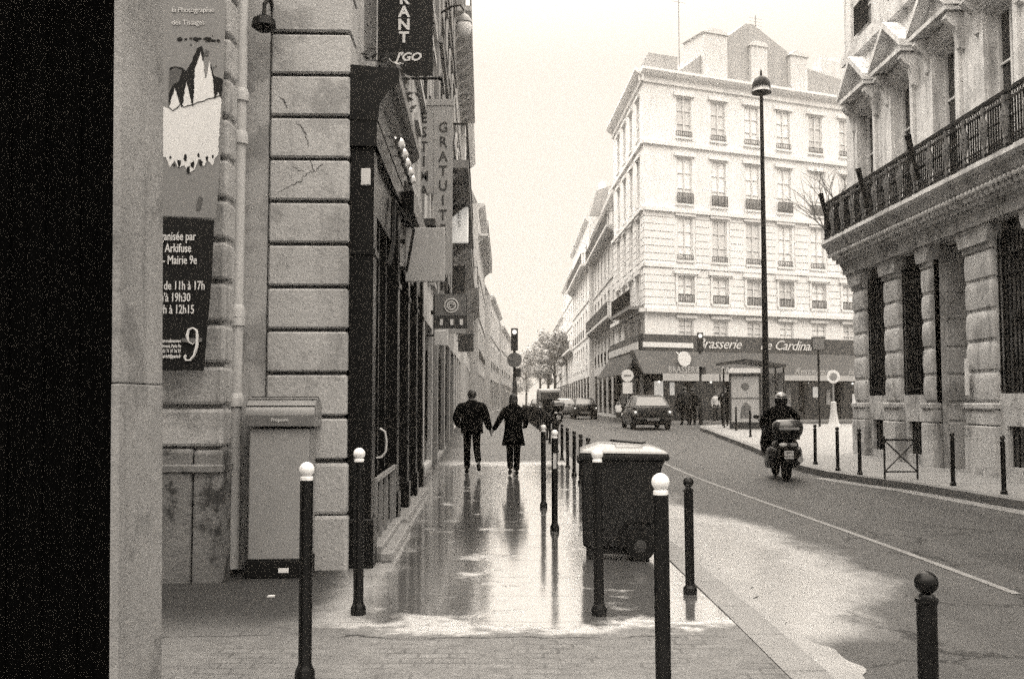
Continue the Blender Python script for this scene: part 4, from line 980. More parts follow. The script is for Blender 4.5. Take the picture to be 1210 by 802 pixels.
def person(label, loc, rz, H, J, coat=CLOTH, trous=CLOTH, hair=HAIR, hem=.88, wide=1., cap=None, group=None, long_hair=False, flare=.0, bulk=1., arm=1.):
    k = H / 1.76; S = lambda p: Vector(p) * k
    r = thing('person', label, 'person', loc, rz, group)
    sh = .175 * wide
    base = dict(pel=(0, 0, .95), sp=(0, 0, 1.14), ch=(0, .0, 1.34), nk=(0, -.005, 1.47), hd=(0, .02, 1.56), h2=(0, .025, 1.63), h3=(0, .015, 1.70),
                shL=(-sh, 0, 1.41), shR=(sh, 0, 1.41), elL=(-sh - .07, -.03, 1.13), elR=(sh + .07, -.03, 1.13), wrL=(-sh - .08, .06, .89), wrR=(sh + .08, .06, .89), haL=(-sh - .08, .09, .81), haR=(sh + .08, .09, .81),
                hiL=(-.09, 0, .92), hiR=(.09, 0, .92), knL=(-.1, .02, .50), knR=(.1, .02, .50), anL=(-.1, 0, .09), anR=(.1, 0, .09), toL=(-.11, .16, .035), toR=(.11, .16, .035))
    base.update(J); j = {a: S(b) for a, b in base.items()}
    vs_ = []; ed = []; ix = {}
    def V_(n, rad): ix[n] = len(vs_); vs_.append((j[n], rad if not isinstance(rad, tuple) else rad)); return ix[n]
    def chain(a, *ns):
        p = ix[a]
        for n, rad in ns: q = V_(n, rad * k if not isinstance(rad, tuple) else (rad[0] * k, rad[1] * k)); ed.append((p, q)); p = q
    V_('pel', .12 * k); chain('pel', ('sp', .11), ('ch', .125), ('nk', .058), ('hd', .075), ('h2', .088), ('h3', .062))
    chain('ch', ('shL', .055), ('elL', .04), ('wrL', .03), ('haL', .03)); chain('ch', ('shR', .055), ('elR', .04), ('wrR', .03), ('haR', .03))
    chain('pel', ('hiL', .085), ('knL', .055), ('anL', .03), ('toL', .02)); chain('pel', ('hiR', .085), ('knR', .055), ('anR', .03), ('toR', .02))
    d = (j['h2'] - j['nk']).normalized()
    fw = Vector((0, 1, 0)); i = len(vs_); vs_ += [(j['hd'] + fw * .06 * k + d * .015, .018 * k), (j['hd'] + fw * .105 * k + d * .02, .012 * k)]; ed += [(ix['hd'], i), (i, i + 1)]
    roots = [0]
    fingers(vs_, ed, roots, j['wrL'], j['haL'], -1); fingers(vs_, ed, roots, j['wrR'], j['haR'], 1)
    q = MB(); skin_into(q, vs_, ed, 2, roots); q.build('body', SKIN, r, True, 180)
    # hair
    q = MB(); q.ball(j['h2'] + Vector((0, -.018, .02)) * k, (.093 * k, .10 * k, .098 * k), 16, 12)
    if long_hair: q.loft([(j['nk'] + Vector((0, -.03, .02)) * k, .07 * k, .05 * k), (j['hd'] + Vector((0, -.035, 0)) * k, .092 * k, .075 * k), (j['h2'] + Vector((0, -.02, 0)) * k, .1 * k, .09 * k)], 14)
    q.build('hair', hair, r, True, 180)
    # trousers
    q = MB(); vs2 = [(j['pel'] + Vector((0, 0, .04)) * k, (.155 * k, .12 * k))]; e2 = []
    for s_ in 'LR':
        h, kn, an = j['hi' + s_], j['kn' + s_], j['an' + s_]; i = len(vs2)
        vs2 += [(h, .105 * k), (lerp(h, kn, .5), .092 * k), (kn, .078 * k), (lerp(kn, an, .45), .075 * k), (lerp(kn, an, 1.02), .066 * k)]; e2 += [(0, i), (i, i + 1), (i + 1, i + 2), (i + 2, i + 3), (i + 3, i + 4)]
    skin_into(q, vs2, e2, 2, 0); q.build('trousers', trous, r, True, 180)
    # coat
    q = MB(); c = j['ch']; p = j['pel']
    tl = lerp(p, c, 0)
    rs = []
    for t, rx, ry in ((0, .172 + flare, .135 + flare * .5), (.2, .168 + flare * .6, .135), (.45, .168, .132), (.7, .178, .138), (.88, .19 * wide, .135), (1.0, .17 * wide, .115), (1.07, .10, .085), (1.12, .07, .07)):
        z = hem * k + (j['nk'].z - hem * k) * t * .985; ref = lerp(p, j['nk'], max(0, min(1, (z - p.z) / (j['nk'].z - p.z))))
        bb = bulk if t < .95 else 1 + (bulk - 1) * .4
        rs.append((Vector((ref.x, ref.y, z)), rx * k * bb, ry * k * bb))
    q.loft(rs, 20, 2.3)
    for s_ in 'LR':
        a, b, cc = j['sh' + s_], j['el' + s_], j['wr' + s_]
        skin_into(q, [(lerp(j['ch'], a, .6), .085 * k), (a, .083 * k * arm), (lerp(a, b, .5), .072 * k * arm), (b, .064 * k * arm), (lerp(b, cc, .5), .056 * k * arm), (lerp(b, cc, .97), .05 * k * arm)], [(n, n + 1) for n in range(5)], 2, 0)
    q.build('coat', coat, r, True, 180)
    # shoes
    for s_ in 'LR':
        q = MB(); a, t = j['an' + s_], j['to' + s_]; dd = (t - a); hl = a - Vector((dd.x, dd.y, 0)).normalized() * .05 * k
        skin_into(q, [(Vector((hl.x, hl.y, hl.z - .045 * k)), .045 * k), (lerp(a, t, .4) + Vector((0, 0, -.02 * k)), .05 * k), (t + Vector((0, 0, .008 * k)), .04 * k), (t + dd.normalized() * .05 * k + Vector((0, 0, .012 * k)), .03 * k)], [(0, 1), (1, 2), (2, 3)], 2, 0)
        q.build('shoe', RUBBER, r, True, 180)
    if cap:
        q = MB(); q.ball(j['h2'] + Vector((0, 0, .015)) * k, (.108 * k, .118 * k, .11 * k), 18, 12); return r, j
    return r
# walking couple holding hands, seen from behind
person('man in dark padded jacket walking away, holding the woman\'s hand', (-.855, 21.3, 0), R(2), 1.80,
       dict(elL=(-.335, -.06, 1.15), wrL=(-.25, .08, .97), haL=(-.20, .14, .95), elR=(.30, -.01, 1.14), wrR=(.385, .06, .90), haR=(.41, .08, .83), nk=(0, .02, 1.47), hd=(0, .045, 1.56), h2=(0, .05, 1.63), h3=(0, .045, 1.695),
            knL=(-.1, .05, .5), anL=(-.10, .12, .09), toL=(-.12, .27, .035), knR=(.1, .06, .51), anR=(.14, -.30, .26), toR=(.15, -.24, .11)), CLOTH, CLOTH, HAIR, .84, 1.28, bulk=1.36, arm=1.42)
person('woman in knee-length dark coat walking away, holding the man\'s hand', (.03, 20.9, 0), R(1), 1.71,
       dict(elL=(-.30, -.02, 1.19), wrL=(-.435, .04, .96), haL=(-.475, .06, .905), elR=(.27, -.03, 1.14), wrR=(.25, .1, 1.02), haR=(.20, .17, 1.02),
            knL=(-.075, .03, .5), anL=(-.07, -.12, .14), toL=(-.08, .02, .04), knR=(.075, .05, .5), anR=(.07, .06, .09), toR=(.08, .21, .035)), CLOTH, CLOTH, HAIR, .64, 1.0, None, None, True, .055, bulk=1.12, arm=1.12)
person('pedestrian in dark jacket at the far crossing, standing left of the traffic light', (7.85, 45.3, .45), R(10), 1.76, dict(anL=(-.12, .1, .09), toL=(-.13, .25, .035), anR=(.12, -.18, .12), toR=(.12, -.03, .05)), CLOTH2, CLOTH, HAIR, .8, 1.1)
person('pedestrian half hidden beside the jacketed man at the crossing', (8.3, 45.9, .45), R(5), 1.70, dict(), CLOTH, CLOTH, HAIR, .7, 1.)
person('pedestrian in long black coat before the bus shelter, hand raised to face', (9.45, 44.3, .45), R(170), 1.72, dict(elR=(.28, .12, 1.18), wrR=(.12, .24, 1.38), haR=(.08, .22, 1.46)), CLOTH, CLOTH, HAIR, .55, 1.)
person('distant pedestrian with pale bag by the cafe corner', (6.15, 55.0, .455), R(160), 1.7, dict(), CLOTH3, CLOTH2, HAIR, .8, 1.)
person('distant dark-coated pedestrian next to the one with the pale bag', (6.75, 55.4, .455), R(150), 1.74, dict(), CLOTH, CLOTH, HAIR, .7, 1.)
person('pedestrian in pale top standing under the brasserie awning', (11.4, 55.9, .455), R(200), 1.6, dict(), LIGHTM, CLOTH2, HAIR, .8, 1.)
m = thing('tote_bag', 'pale bag hanging at the distant pedestrian\'s side', 'bag', (5.85, 54.85, .95), 0)
q = MB(); q.loft([((0, 0, 0), .15, .07), ((0, 0, .2), .19, .08), ((0, 0, .38), .17, .05)], 14, 4); q.build('pouch', PAPER, m, True); q = MB(); q.tube([(-.1, 0, .36), (-.06, 0, .55), (.06, 0, .55), (.1, 0, .36)], .012, 6); q.build('handle', PAPER, m)

# ================================================================== scooter
def scooter(label, loc, rz, group=None):
    r = thing('motor_scooter', label, 'scooter', loc, rz, group)
    for y, w_, nm in ((-.62, .15, 'wheel'), (.78, .13, 'wheel')):
        q = MB(); q.lathe([(.14, -w_ / 2 * .8), (.22, -w_ / 2), (.262, -w_ / 2 * .7), (.28, 0), (.262, w_ / 2 * .7), (.22, w_ / 2), (.14, w_ / 2 * .8)], (0, y, .28), 28, 'x'); o = q.build(nm, RUBBER, r, True)
        q = MB(); q.lathe([(.02, -.06), (.06, -.06), (.14, -.05), (.15, -.02), (.15, .02), (.14, .05), (.06, .06), (.02, .06)], (0, y, .28), 20, 'x'); q.build('rim', GREYM, o, True)
    q = MB(); q.loftY([((0, -.92, .70), .08, .06), ((0, -.86, .72), .19, .11), ((0, -.7, .70), .24, .15), ((0, -.4, .66), .26, .20), ((0, 0, .52), .26, .24), ((0, .25, .36), .25, .12), ((0, .5, .34), .24, .10)], 20); q.build('body', CARP, r, True, 60)
    q = MB()
    for s_ in (-1, 1):   # rear side cowls bulging beside the wheel
        q.loftY([((s_ * .2, -.85, .58), .05, .06), ((s_ * .24, -.6, .52), .09, .17), ((s_ * .27, -.2, .45), .08, .22), ((s_ * .26, .2, .36), .06, .16)], 14)
    q.build('side_cowl', CARP, r, True, 60)
    q = MB(); q.loft([((0, .62, .30), .20, .1), ((0, .64, .5), .31, .15), ((0, .66, .72), .34, .16), ((0, .62, .95), .30, .13), ((0, .56, 1.08), .2, .08)], 20, 3); fs = q.build('front_shield', CARP, r, True, 60)
    q = MB(); q.rings([[Vector((x, .66 + .12 * (1 - (x / .26) ** 2) - (z - 1.05) * .4, z)) for x in (-.26, -.13, 0, .13, .26)] + [Vector((x, .68 + .12 * (1 - (x / .26) ** 2) - (z - 1.05) * .4, z)) for x in (.26, .13, 0, -.13, -.26)] for z in (1.05, 1.2, 1.32)]); q.build('windscreen', GLASS, r, True)
    q = MB(); q.loftY([((0, -.62, .84), .15, .05), ((0, -.5, .86), .19, .07), ((0, -.15, .82), .19, .07), ((0, .2, .78), .13, .06)], 16); q.build('seat', RUBBER, r, True, 60)
    q = MB(); q.tube([(-.36, .38, 1.06), (-.25, .45, 1.05), (0, .52, 1.0), (.25, .45, 1.05), (.36, .38, 1.06)], .018, 8); hb = q.build('handlebar', BLACKM, r, True)
    q = MB()
    for s_ in (-1, 1): q.tube([(s_ * .3, .5, 1.06), (s_ * .40, .5, 1.24)], .01, 6); q.ball((s_ * .43, .5, 1.27), (.07, .025, .045), 12, 8)
    q.build('mirror', BLACKM, hb, True)
    q = MB(); q.box(-.22, .22, -.98, -.62, .84, .90, .01); q.tube([(-.16, -.6, .8), (-.16, -.9, .84)], .014, 6); q.tube([(.16, -.6, .8), (.16, -.9, .84)], .014, 6); q.build('rack', BLACKM, r)
    q = MB(); q.loft([((0, -.84, .90), .24, .16), ((0, -.84, .96), .28, .19), ((0, -.84, 1.06), .30, .205), ((0, -.84, 1.10), .30, .205)], 24, 3.2); tb = q.build('top_box', CARP, r, True, 50)
    q = MB(); q.loft([((0, -.84, 1.102), .30, .205), ((0, -.84, 1.17), .285, .19), ((0, -.84, 1.225), .22, .15), ((0, -.84, 1.24), .1, .07)], 24, 3.0); q.build('box_lid', paint('sky_bright_box_lid', .03, .2, .5, .1, 0), tb, True, 60)  # lid colour lighter than the box, for its sky reflection
    q = MB(); q.box(-.2, .2, -1.055, -1.045, 1.03, 1.085, .004); q.build('reflector_strip', GREYM, tb)
    q = MB(); q.ball((-.10, -.905, .735), (.085, .03, .045), 14, 8); q.build('tail_light', SIGNW, r, True)  # left lens white: its shine is put into the colour
    q = MB(); q.ball((.10, -.905, .735), (.085, .03, .045), 14, 8); q.build('tail_light', GREYM, r, True)
    q = MB(); q.prism([(-.075, .36), (.075, .36), (.085, .62), (-.085, .62)], 'y', -.97, -.955); mg = q.build('mudguard', RUBBER, r)
    q = MB(); q.box(-.09, .09, -.98, -.972, .46, .62); npl = q.build('number_plate', LIGHTM, r)
    letter([L('843', .07, 0, -.981, .555, 'CENTER'), L('QDW 75', .055, 0, -.981, .485, 'CENTER', 0, 1, .8)], INK, npl)
    q = MB(); q.tube([(.2, .1, .3), (.22, -.4, .34), (.24, -.9, .44)], [.03, .05, .06], 12); q.build('exhaust', GREYM, r, True)
    return r
sc0 = scooter('dark maxi scooter with top box ridden away along the road', (5.62, 20.9, -.06), R(-6))
person('scooter rider in dark jacket and pale helmet seated on the dark scooter', (5.62, 20.9, -.06), R(-6), 1.78,
       dict(pel=(0, -.22, .98), sp=(0, -.23, 1.14), ch=(0, -.18, 1.34), nk=(0, -.14, 1.47), hd=(0, -.11, 1.56), h2=(0, -.10, 1.63), h3=(0, -.10, 1.69), shL=(-.20, -.16, 1.40), shR=(.20, -.16, 1.40), elL=(-.36, .02, 1.2), elR=(.35, .02, 1.2), wrL=(-.36, .27, 1.09), wrR=(.36, .27, 1.09), haL=(-.34, .34, 1.09), haR=(.34, .34, 1.09),
            hiL=(-.12, -.2, .94), hiR=(.12, -.2, .94), knL=(-.26, .22, .86), knR=(.26, .22, .86), anL=(-.25, .22, .48), anR=(.25, .22, .48), toL=(-.25, .36, .43), toR=(.25, .36, .43)), CLOTH, CLOTH, HAIR, .92, 1.22)
rider = [o for o in bpy.data.objects if o.get('label', '').startswith('scooter rider')][0]
for ch_ in list(rider.children):
    if ch_.name.startswith('hair'): bpy.data.objects.remove(ch_)
q = MB(); q.ball((0, -.10, 1.655), (.128, .148, .14), 22, 16); hl = q.build('helmet', HELM, rider, True, 180)
q = MB(); q.loft([((0, -.105, 1.535), .112, .13), ((0, -.105, 1.58), .131, .152), ((0, -.10, 1.665), .1315, .1515)], 22); q.build('helmet_band', BLACKM, hl, True)
q = MB(); q.tube([(-.10, -.2, 1.72), (-.06, -.235, 1.70), (0, -.25, 1.695), (.06, -.235, 1.70), (.10, -.2, 1.72)], .012, 6); q.build('helmet_trim', BLACKM, hl, True)
copy_tree(sc0, (1.75, 43.5, gz(43.5) - .06), R(14), 'riderless scooter parked at the left kerb beyond the black bollards')

# ================================================================== cars
def car(label, loc, rz, paintm, Lc_=4.1, W=1.70, H=1.42, kind='hatch', group=None, cat='car', name='car'):
    r = thing(name, label, cat, loc, rz, group)
    h = H; l2 = Lc_ / 2; w2 = W / 2
    if kind == 'van': prof = [(-l2, .3), (-l2, .9), (-l2 + .03, h - .12), (-l2 + .2, h), (l2 - 1.5, h), (l2 - .7, 1.1), (l2 - .06, .85), (l2, .55), (l2 - .03, .28)]; cab = None
    # lower body as rings along y
    q = MB()
    if kind == 'van':
        q.prism(prof, 'x', -w2, w2); bmesh.ops.bevel(q.bm, geom=list(q.bm.edges), offset=.09, segments=3, profile=.5, affect='EDGES')
    else:
        def ring(y, wd, zb, zt, sh_=.05):
            return [Vector(p) for p in ((-wd + .06, y, zb), (-wd, y, zb + .14), (-wd - .0, y, (zb + zt) / 2), (-wd + .035, y, zt - .06), (-wd + .10, y, zt), (wd - .10, y, zt), (wd - .035, y, zt - .06), (wd, y, (zb + zt) / 2), (wd, y, zb + .14), (wd - .06, y, zb))]
        q.rings([ring(-l2, w2 * .88, .36, .84), ring(-l2 + .07, w2 * .96, .26, .98), ring(-l2 + .55, w2, .2, 1.02), ring(-.5, w2, .19, .95), ring(.5, w2, .19, .93), ring(1.0, w2, .2, .90), ring(l2 - .45, w2 * .96, .22, .78), ring(l2 - .08, w2 * .9, .26, .68), ring(l2, w2 * .8, .34, .58)])
    b = q.build('body', paintm, r, True, 45)
    if kind != 'van':
        q = MB()
        def cr_(y, wd, z): return [Vector(p) for p in ((-wd, y, z), (-wd * .5, y - (.05 if y < 0 else -.05), z), (wd * .5, y - (.05 if y < 0 else -.05), z), (wd, y, z))]
        lo_ = [(-w2 + .08, -l2 + .42, .99), (w2 - .08, -l2 + .42, .99), (w2 - .08, 1.0, .90), (-w2 + .08, 1.0, .90)]
        mid = [(-w2 + .24, -l2 + .95, h - .08), (w2 - .24, -l2 + .95, h - .08), (w2 - .24, .35, h - .08), (-w2 + .24, .35, h - .08)]
        top = [(-w2 + .36, -l2 + 1.15, h), (w2 - .36, -l2 + 1.15, h), (w2 - .32, .15, h), (-w2 + .32, .15, h)]
        q.rings([[Vector(p) for p in lo_], [Vector(p) for p in mid], [Vector(p) for p in top]]); bmesh.ops.bevel(q.bm, geom=list(q.bm.edges), offset=.04, segments=2, profile=.5, affect='EDGES')
        q.build('cabin', paintm, r, True, 45)
        def pane(a, b_, c, d, ins=.1, off=.02):
            a, b_, c, d = map(Vector, (a, b_, c, d)); n = (b_ - a).cross(d - a).normalized() * off; cen = (a + b_ + c + d) / 4
            p4 = [cen + (p - cen) * (1 - ins) + n for p in (a, b_, c, d)]; p5 = [p - n * 1.6 for p in p4]; qq = MB(); qq.add(p4 + p5, [(0, 1, 2, 3), (7, 6, 5, 4), (0, 4, 5, 1), (1, 5, 6, 2), (2, 6, 7, 3), (3, 7, 4, 0)]); return qq
        pane(lo_[0], lo_[1], mid[1], mid[0], .14).build('rear_window', WINREF, r)
        pane(lo_[2], lo_[3], mid[3], mid[2], .12).build('windscreen', GLASS, r)
        for s_ in (0, 1):
            A, B, C, D = (lo_[3], lo_[0], mid[0], mid[3]) if s_ == 0 else (lo_[1], lo_[2], mid[2], mid[1])
            A, B, C, D = map(Vector, (A, B, C, D)); m1, m2 = lerp(A, B, .47), lerp(D, C, .47); m3, m4 = lerp(A, B, .53), lerp(D, C, .53)
            pane(A, m1, m2, D, .1).build('side_window', GLASS, r); pane(m3, B, C, m4, .1).build('side_window', GLASS, r)
    else:
        q = MB(); q.box(-w2 + .2, w2 - .2, -l2 - .012, -l2 + .02, 1.15, h - .3, .01); q.build('rear_window', GLASS, r)
        q = MB(); q.box(-w2 - .012, -w2 + .02, -.1, 1.0, 1.1, h - .35); q.box(w2 - .02, w2 + .012, -.1, 1.0, 1.1, h - .35); q.build('side_window', GLASS, r)
    q = MB(); q.box(-w2 * .93, w2 * .93, -l2 - .05, -l2 + .3, .32, .54, .05, 2); q.box(-w2 * .9, w2 * .9, l2 - .3, l2 + .04, .3, .5, .05, 2); q.build('bumper', CARP if kind != 'van' else MIDM, r, True)
    for sx_ in (-1, 1):
        q = MB(); q.box(sx_ * w2 * .86 - .13, sx_ * w2 * .86 + .10, -l2 - .02, -l2 + .12, .62, .82, .02); q.build('tail_light', MIDM, r)
        q = MB(); q.ball((sx_ * w2 * .86 - .02, -l2 - .02, .76), (.05, .02, .04), 10, 6); q.build('lamp', LAMP, r)
        q = MB(); q.box(sx_ * w2 * .75 - .16, sx_ * w2 * .75 + .12, l2 - .14, l2 - .01, .52, .66, .02); q.build('headlight', SIGNW, r)
        for y in (-l2 + .75, l2 - .8):
            q = MB(); q.lathe([(.18, -.09), (.27, -.095), (.305, -.06), (.305, .06), (.27, .095), (.18, .09)], (sx_ * (w2 - .11), y, .305), 24, 'x'); o = q.build('wheel', RUBBER, r, True)
            q = MB(); q.lathe([(.02, -.092), (.19, -.085), (.19, .085), (.02, .092)], (sx_ * (w2 - .11), y, .305), 16, 'x'); q.build('rim', GREYM, o, True)
        q = MB(); q.ball((sx_ * (w2 + .08), .72, .98), (.08, .05, .06), 10, 8); q.build('mirror', paintm, r, True)
    q = MB(); q.box(-.26, .26, -l2 - .062, -l2 - .051, .40, .50); pl_ = q.build('number_plate', SIGNW if kind == 'van' else GREYM, r)
    if kind != 'van' and label.startswith('dark saloon'): letter([L('729 PZA 75', .085, 0, -l2 - .063, .42, 'CENTER', 0, 1, .85)], INK, pl_)
    return r
WINREF = paint('rear_glass', .05, .08, .5, .05, 0)
car('dark saloon car driving away past the junction, rear lamps lit', (5.98, 44.8, gz(45) - .06), R(1.5), CARP, 4.2, 1.72, 1.50)
car('pale small car far down the street at the right edge', (4.0, 76, .32), R(1), CARL, 3.9, 1.66, 1.45)
car('dark hatchback far down the street beside the right houses', (5.0, 70, .32), R(1), CARP, 4.0, 1.68, 1.46)
car('white van far down the street above the bollards', (3.2, 88, .32), R(1), CARL, 5.2, 1.95, 2.3, 'van', None, 'van', 'delivery_van')
car('distant dark car queued behind the vans', (2.7, 104, .32), R(1), CARP, 4.2, 1.7, 1.45)

# ================================================================== street furniture
r = thing('lamp_post', 'very tall dark street lamp post with domed lantern behind the scooter', 'street lamp', (7.9, 31, gz(31) + .07), 0)
q = MB(); q.lathe([(.16, 0), (.16, .5), (.12, .6), (.115, 2.2), (.10, 2.3), (.08, 6), (.055, 10.9), (.05, 11.0)], (0, 0, 0), 16); q.build('post', BLACKM, r, True)
q = MB(); q.lathe([(.05, 11.0), (.16, 11.02), (.30, 11.06), (.31, 11.10), (.27, 11.12)], (0, 0, 0), 20); q.build('lower_ring', BLACKM, r, True)
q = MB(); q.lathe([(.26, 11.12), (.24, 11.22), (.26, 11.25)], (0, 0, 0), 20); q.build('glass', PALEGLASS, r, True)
q = MB(); q.lathe([(.29, 11.25), (.28, 11.38), (.21, 11.52), (.10, 11.6), (.04, 11.63), (.035, 11.75), (.005, 11.85)], (0, 0, 0), 20); q.build('dome', BLACKM, r, True)

def traffic_light(label, loc, rz, H, signs):
    r = thing('traffic_light', label, 'traffic light', loc, rz)
    q = MB(); q.lathe([(.1, 0), (.1, .8), (.06, .9), (.05, H - .1)], (0, .05, 0), 12); q.build('pole', BLACKM, r, True)
    q = MB(); q.box(-.14, .14, -.14, .1, H - .9, H, .03, 2); hd = q.build('signal_head', SIGND, r)
    for k in range(3):
        z = H - .16 - k * .28
        q = MB(); q.lathe([(.01, -.155), (.09, -.15), (.095, -.135)], (0, 0, z), 14, 'y'); q.build('lens', LAMP if k == 0 else MIDM, hd, True)
        q = MB(); q.rings([[Vector((.11 * math.cos(a), y, z + .11 * math.sin(a))) for a in [math.pi * i / 8 for i in range(9)]] + [Vector((.10 * math.cos(a), y, z + .10 * math.sin(a))) for a in [math.pi * i / 8 for i in range(8, -1, -1)]] for y in (-.28, -.14)]); q.build('visor', SIGND, hd)
    for k, (z, rad, mt) in enumerate(signs):
        q = MB(); q.lathe([(.01, -.10), (rad, -.10), (rad, -.08), (.01, -.08)], (0, 0, z), 20, 'y'); q.build('round_sign', mt, r)
    q = MB(); q.box(.05, .26, -.05, .15, H - 1.95, H - 1.6, .02); q.box(-.08, .1, -.06, .16, 1.2, 2.0, .02); q.build('pedestrian_signal', SIGND, r)
    return r
traffic_light('traffic light with round grey sign beyond the walking couple', (.10, 40, gz(40)), 0, 4.13, ((2.85, .30, MIDM),))
traffic_light('traffic light on the far crossing in front of the brasserie', (8.8, 46.5, gz(46) + .07), R(-6), 4.3, ((3.0, .3, GREYM),))
m = thing('no_entry_sign', 'round pale road sign over a square plate by the cafe corner', 'road sign', (6.35, 54.8, .455), 0)
q = MB(); q.tube([(0, 0, 0), (0, 0, 2.7)], .035, 8); q.build('pole', GREYM, m, True)
q = MB(); q.lathe([(.01, -.06), (.34, -.06), (.34, -.04), (.01, -.04)], (0, 0, 2.5), 22, 'y'); dsk = q.build('disc', SIGNW, m)
q = MB(); q.box(-.2, .2, -.068, -.061, 2.45, 2.55); q.build('bar', GREYM, dsk)
q = MB(); q.box(-.27, .27, -.055, -.035, 1.5, 2.13, .005); q.build('plate', SIGNW, m)
m = thing('street_sign_pole', 'slim dark pole carrying a square panel left of the bank', 'sign', (13.4, 43.5, .45), 0)
q = MB(); q.tube([(0, 0, 0), (0, 0, 3.6)], .05, 8); q.build('pole', BLACKM, m, True)
q = MB(); q.box(-.3, .3, -.05, .0, 3.3, 3.9, .01); pn_ = q.build('panel', SIGND, m); q = MB(); q.box(-.25, .25, -.056, -.051, 3.36, 3.84); q.build('face', MIDM, pn_)
m = thing('round_road_sign', 'white round road sign on a pole with pale tapered base beside the bank', 'road sign', (14.5, 45, .45), 0)
q = MB(); q.tube([(0, 0, 0), (0, 0, 2.4)], .04, 8); q.build('pole', GREYM, m, True)
q = MB(); q.lathe([(.3, 0), (.22, .15), (.14, .6), (.12, 1.05), (.02, 1.1)], (0, 0, 0), 14); q.build('base', LIGHTM, m, True)
q = MB(); q.lathe([(.01, -.06), (.3, -.06), (.3, -.04), (.01, -.04)], (0, 0, 2.2), 20, 'y'); dsk = q.build('disc', SIGNW, m); q = MB(); q.lathe([(.01, -.066), (.18, -.066), (.18, -.061), (.01, -.061)], (0, 0, 2.2), 20, 'y'); q.build('symbol', GREYM, dsk)
# bus shelter
r = thing('bus_shelter', 'dark framed glass bus shelter with advert panel before the brasserie', 'bus shelter', (8.75, 40.5, gz(40) + .07), 0)
q = MB()
for x in (.12, 1.32, 2.3):
    for y in (0, 1.25): q.tube([(x, y, 0), (x, y, 2.5)], .04, 8)
q.build('post', SIGND, r, True)
q = MB(); q.prism([(-.15, 2.62), (-.15, 2.72), (.7, 2.84), (2.35, 2.62), (2.35, 2.5), (.7, 2.7)], 'y', -.2, 1.45); q.build('roof', SIGND, r)
q = MB(); q.box(.0, 1.3, -.23, -.202, 2.28, 2.46); q.build('name_strip', SIGNW, r)
q = MB(); q.box(.08, 1.36, -.06, .05, .0, .28); q.box(.08, .14, -.06, .05, .28, 2.2); q.box(1.30, 1.36, -.06, .05, .28, 2.2); q.box(.08, 1.36, -.06, .05, 2.14, 2.24); ap = q.build('advert_case', SIGND, r)
q = MB(); q.box(.14, 1.30, -.02, .03, .28, 2.14); fc = q.build('advert_face', SIGNG, ap)
q = MB(); q.box(1.36, 2.28, 1.24, 1.26, .3, 2.3); q.box(2.28, 2.3, .05, 1.2, .3, 2.3); q.build('side_glass', LIGHTM, r)
q = MB(); q.box(1.45, 2.2, .7, 1.1, .42, .47); q.box(1.6, 1.64, .85, .95, 0, .42); q.box(2.0, 2.04, .85, .95, 0, .42); q.build('bench', SIGND, r)
q = MB(); q.lathe([(.01, -.03), (.16, -.03), (.16, -.022), (.01, -.022)], (.72, 0, 1.72), 14, 'y'); q.prism([(.5, .45), (.98, .45), (.92, .95), (.72, 1.1), (.56, .9)], 'y', -.03, -.022); q.box(.16, 1.28, -.03, -.022, 1.22, 1.28); q.build('advert_print', MIDM, fc)
m = thing('litter_scrap', 'small white scrap of paper on the dark ground by the cabinet', 'litter', (-1.9, 7.95, .004), .4)
MB().prism([(-.03, -.015), (.03, -.02), (.035, .015), (-.01, .022)], 'z', 0, .012).build('scrap', PAPER, m)

# ================================================================== trees
def bare_tree(label, loc, H, seed):
    rnd = random.Random(seed); r = thing('bare_tree', label, 'tree', loc, 0)
    q = MB(); tw = MB()
    def grow(p, d, ln, rad, lev):
        p2 = p + d * ln * .5 + Vector((rnd.uniform(-.05, .05), rnd.uniform(-.05, .05), 0)) * ln; p3 = p2 + (d + Vector((rnd.uniform(-.2, .2), rnd.uniform(-.2, .2), .12))).normalized() * ln * .5
        (q if lev < 2 else tw).tube([p, p2, p3], [rad, rad * .82, rad * .62], 7 if lev < 2 else 4)
        if lev >= 5: return
        for k in range(3 if lev else 4):
            a = rnd.uniform(0, 6.28); s_ = rnd.uniform(.35, .8); e = (d + Vector((math.cos(a), math.sin(a), .15)) * s_).normalized()
            st_ = p3 if k < 2 else lerp(p2, p3, rnd.random()); grow(st_, e, ln * rnd.uniform(.6, .82), rad * .56, lev + 1)
    grow(Vector((0, 0, -.1)), Vector((.03, 0, 1)), H * .33, H * .016, 0)
    q.build('trunk', BARK, r, True); tw.build('crown', BARK, r); return r
bare_tree('bare winter tree showing beside the bank corner', (17.4, 47, .45), 14, 3)
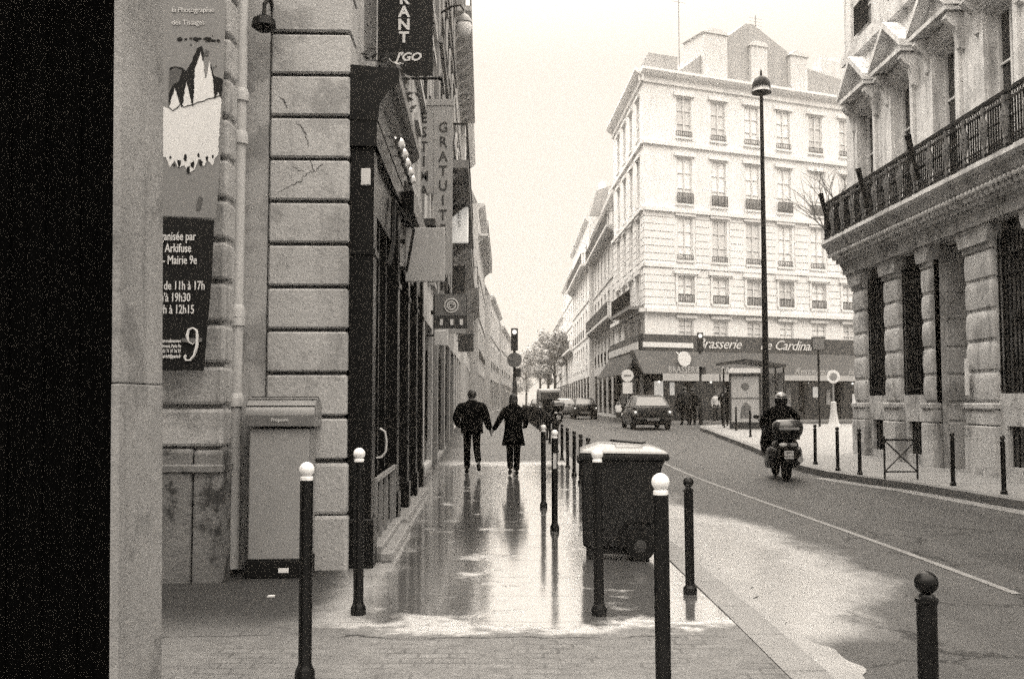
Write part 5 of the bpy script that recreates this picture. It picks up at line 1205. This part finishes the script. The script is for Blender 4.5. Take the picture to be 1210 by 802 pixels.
def leafy(label, loc, H, rad, seed, n=3000):
    rnd = random.Random(seed); r = thing('street_tree', label, 'tree', loc, 0, 'trees closing the far end of the street')
    q = MB(); q.tube([(0, 0, -.2), (.1, 0, H * .3), (0, .1, H * .7)], [.22, .18, .08], 8)
    for k in range(6): a = k * 1.05; q.tube([(0, 0, H * (.3 + .06 * k)), (math.cos(a) * rad * .6, math.sin(a) * rad * .6, H * (.45 + .07 * k))], [.09, .03], 6)
    q.build('trunk', BARK, r, True)
    q = MB(); cl = [(Vector((rnd.gauss(0, .42) * rad, rnd.gauss(0, .42) * rad, H * rnd.uniform(.35, .95))), rad * rnd.uniform(.22, .42)) for _ in range(26)]
    for k in range(n):
        c, s_ = rnd.choice(cl); d = Vector((rnd.gauss(0, 1), rnd.gauss(0, 1), rnd.gauss(0, 1))).normalized(); p = c + d * s_ * rnd.uniform(.5, 1.05)
        u = d.cross(Vector((rnd.random(), rnd.random(), rnd.random()))).normalized() * .2; v = d.cross(u).normalized() * .13
        q.quad(p - u, p + v, p + u, p - v)
    q.build('crown', TREELEAF, r); return r
for k, (x, y, h, rd, lab) in enumerate(((5.6, 132, 10.5, 2.4, 'nearest hazy tree at the far end against the right houses'), (5.3, 148, 11.5, 2.8, 'second hazy tree at the far end of the street'), (4.6, 166, 12, 3.2, 'third hazy tree at the far end of the street'), (2.6, 185, 10.5, 3.5, 'low hazy tree closing the middle of the far street'), (.8, 200, 9.5, 3.5, 'farthest low hazy tree left of the street end'))):
    leafy(lab, (x, y, .38), h, rd, k)

# ================================================================== haze
hz = MB(); hz.box(-80, 90, -30, 260, -1.4, 27)
M = bpy.data.materials.new('haze'); M.use_nodes = True; t = M.node_tree; t.nodes.clear()
o_ = t.nodes.new('ShaderNodeOutputMaterial'); pv = t.nodes.new('ShaderNodeVolumePrincipled')
pv.inputs['Color'].default_value = (.85, .78, .69, 1); pv.inputs['Density'].default_value = .0009; pv.inputs['Anisotropy'].default_value = .2
t.links.new(pv.outputs[0], o_.inputs['Volume'])
tag(hz.build('haze', M), 'thin pale damp air filling the street', 'haze', None, 'stuff')
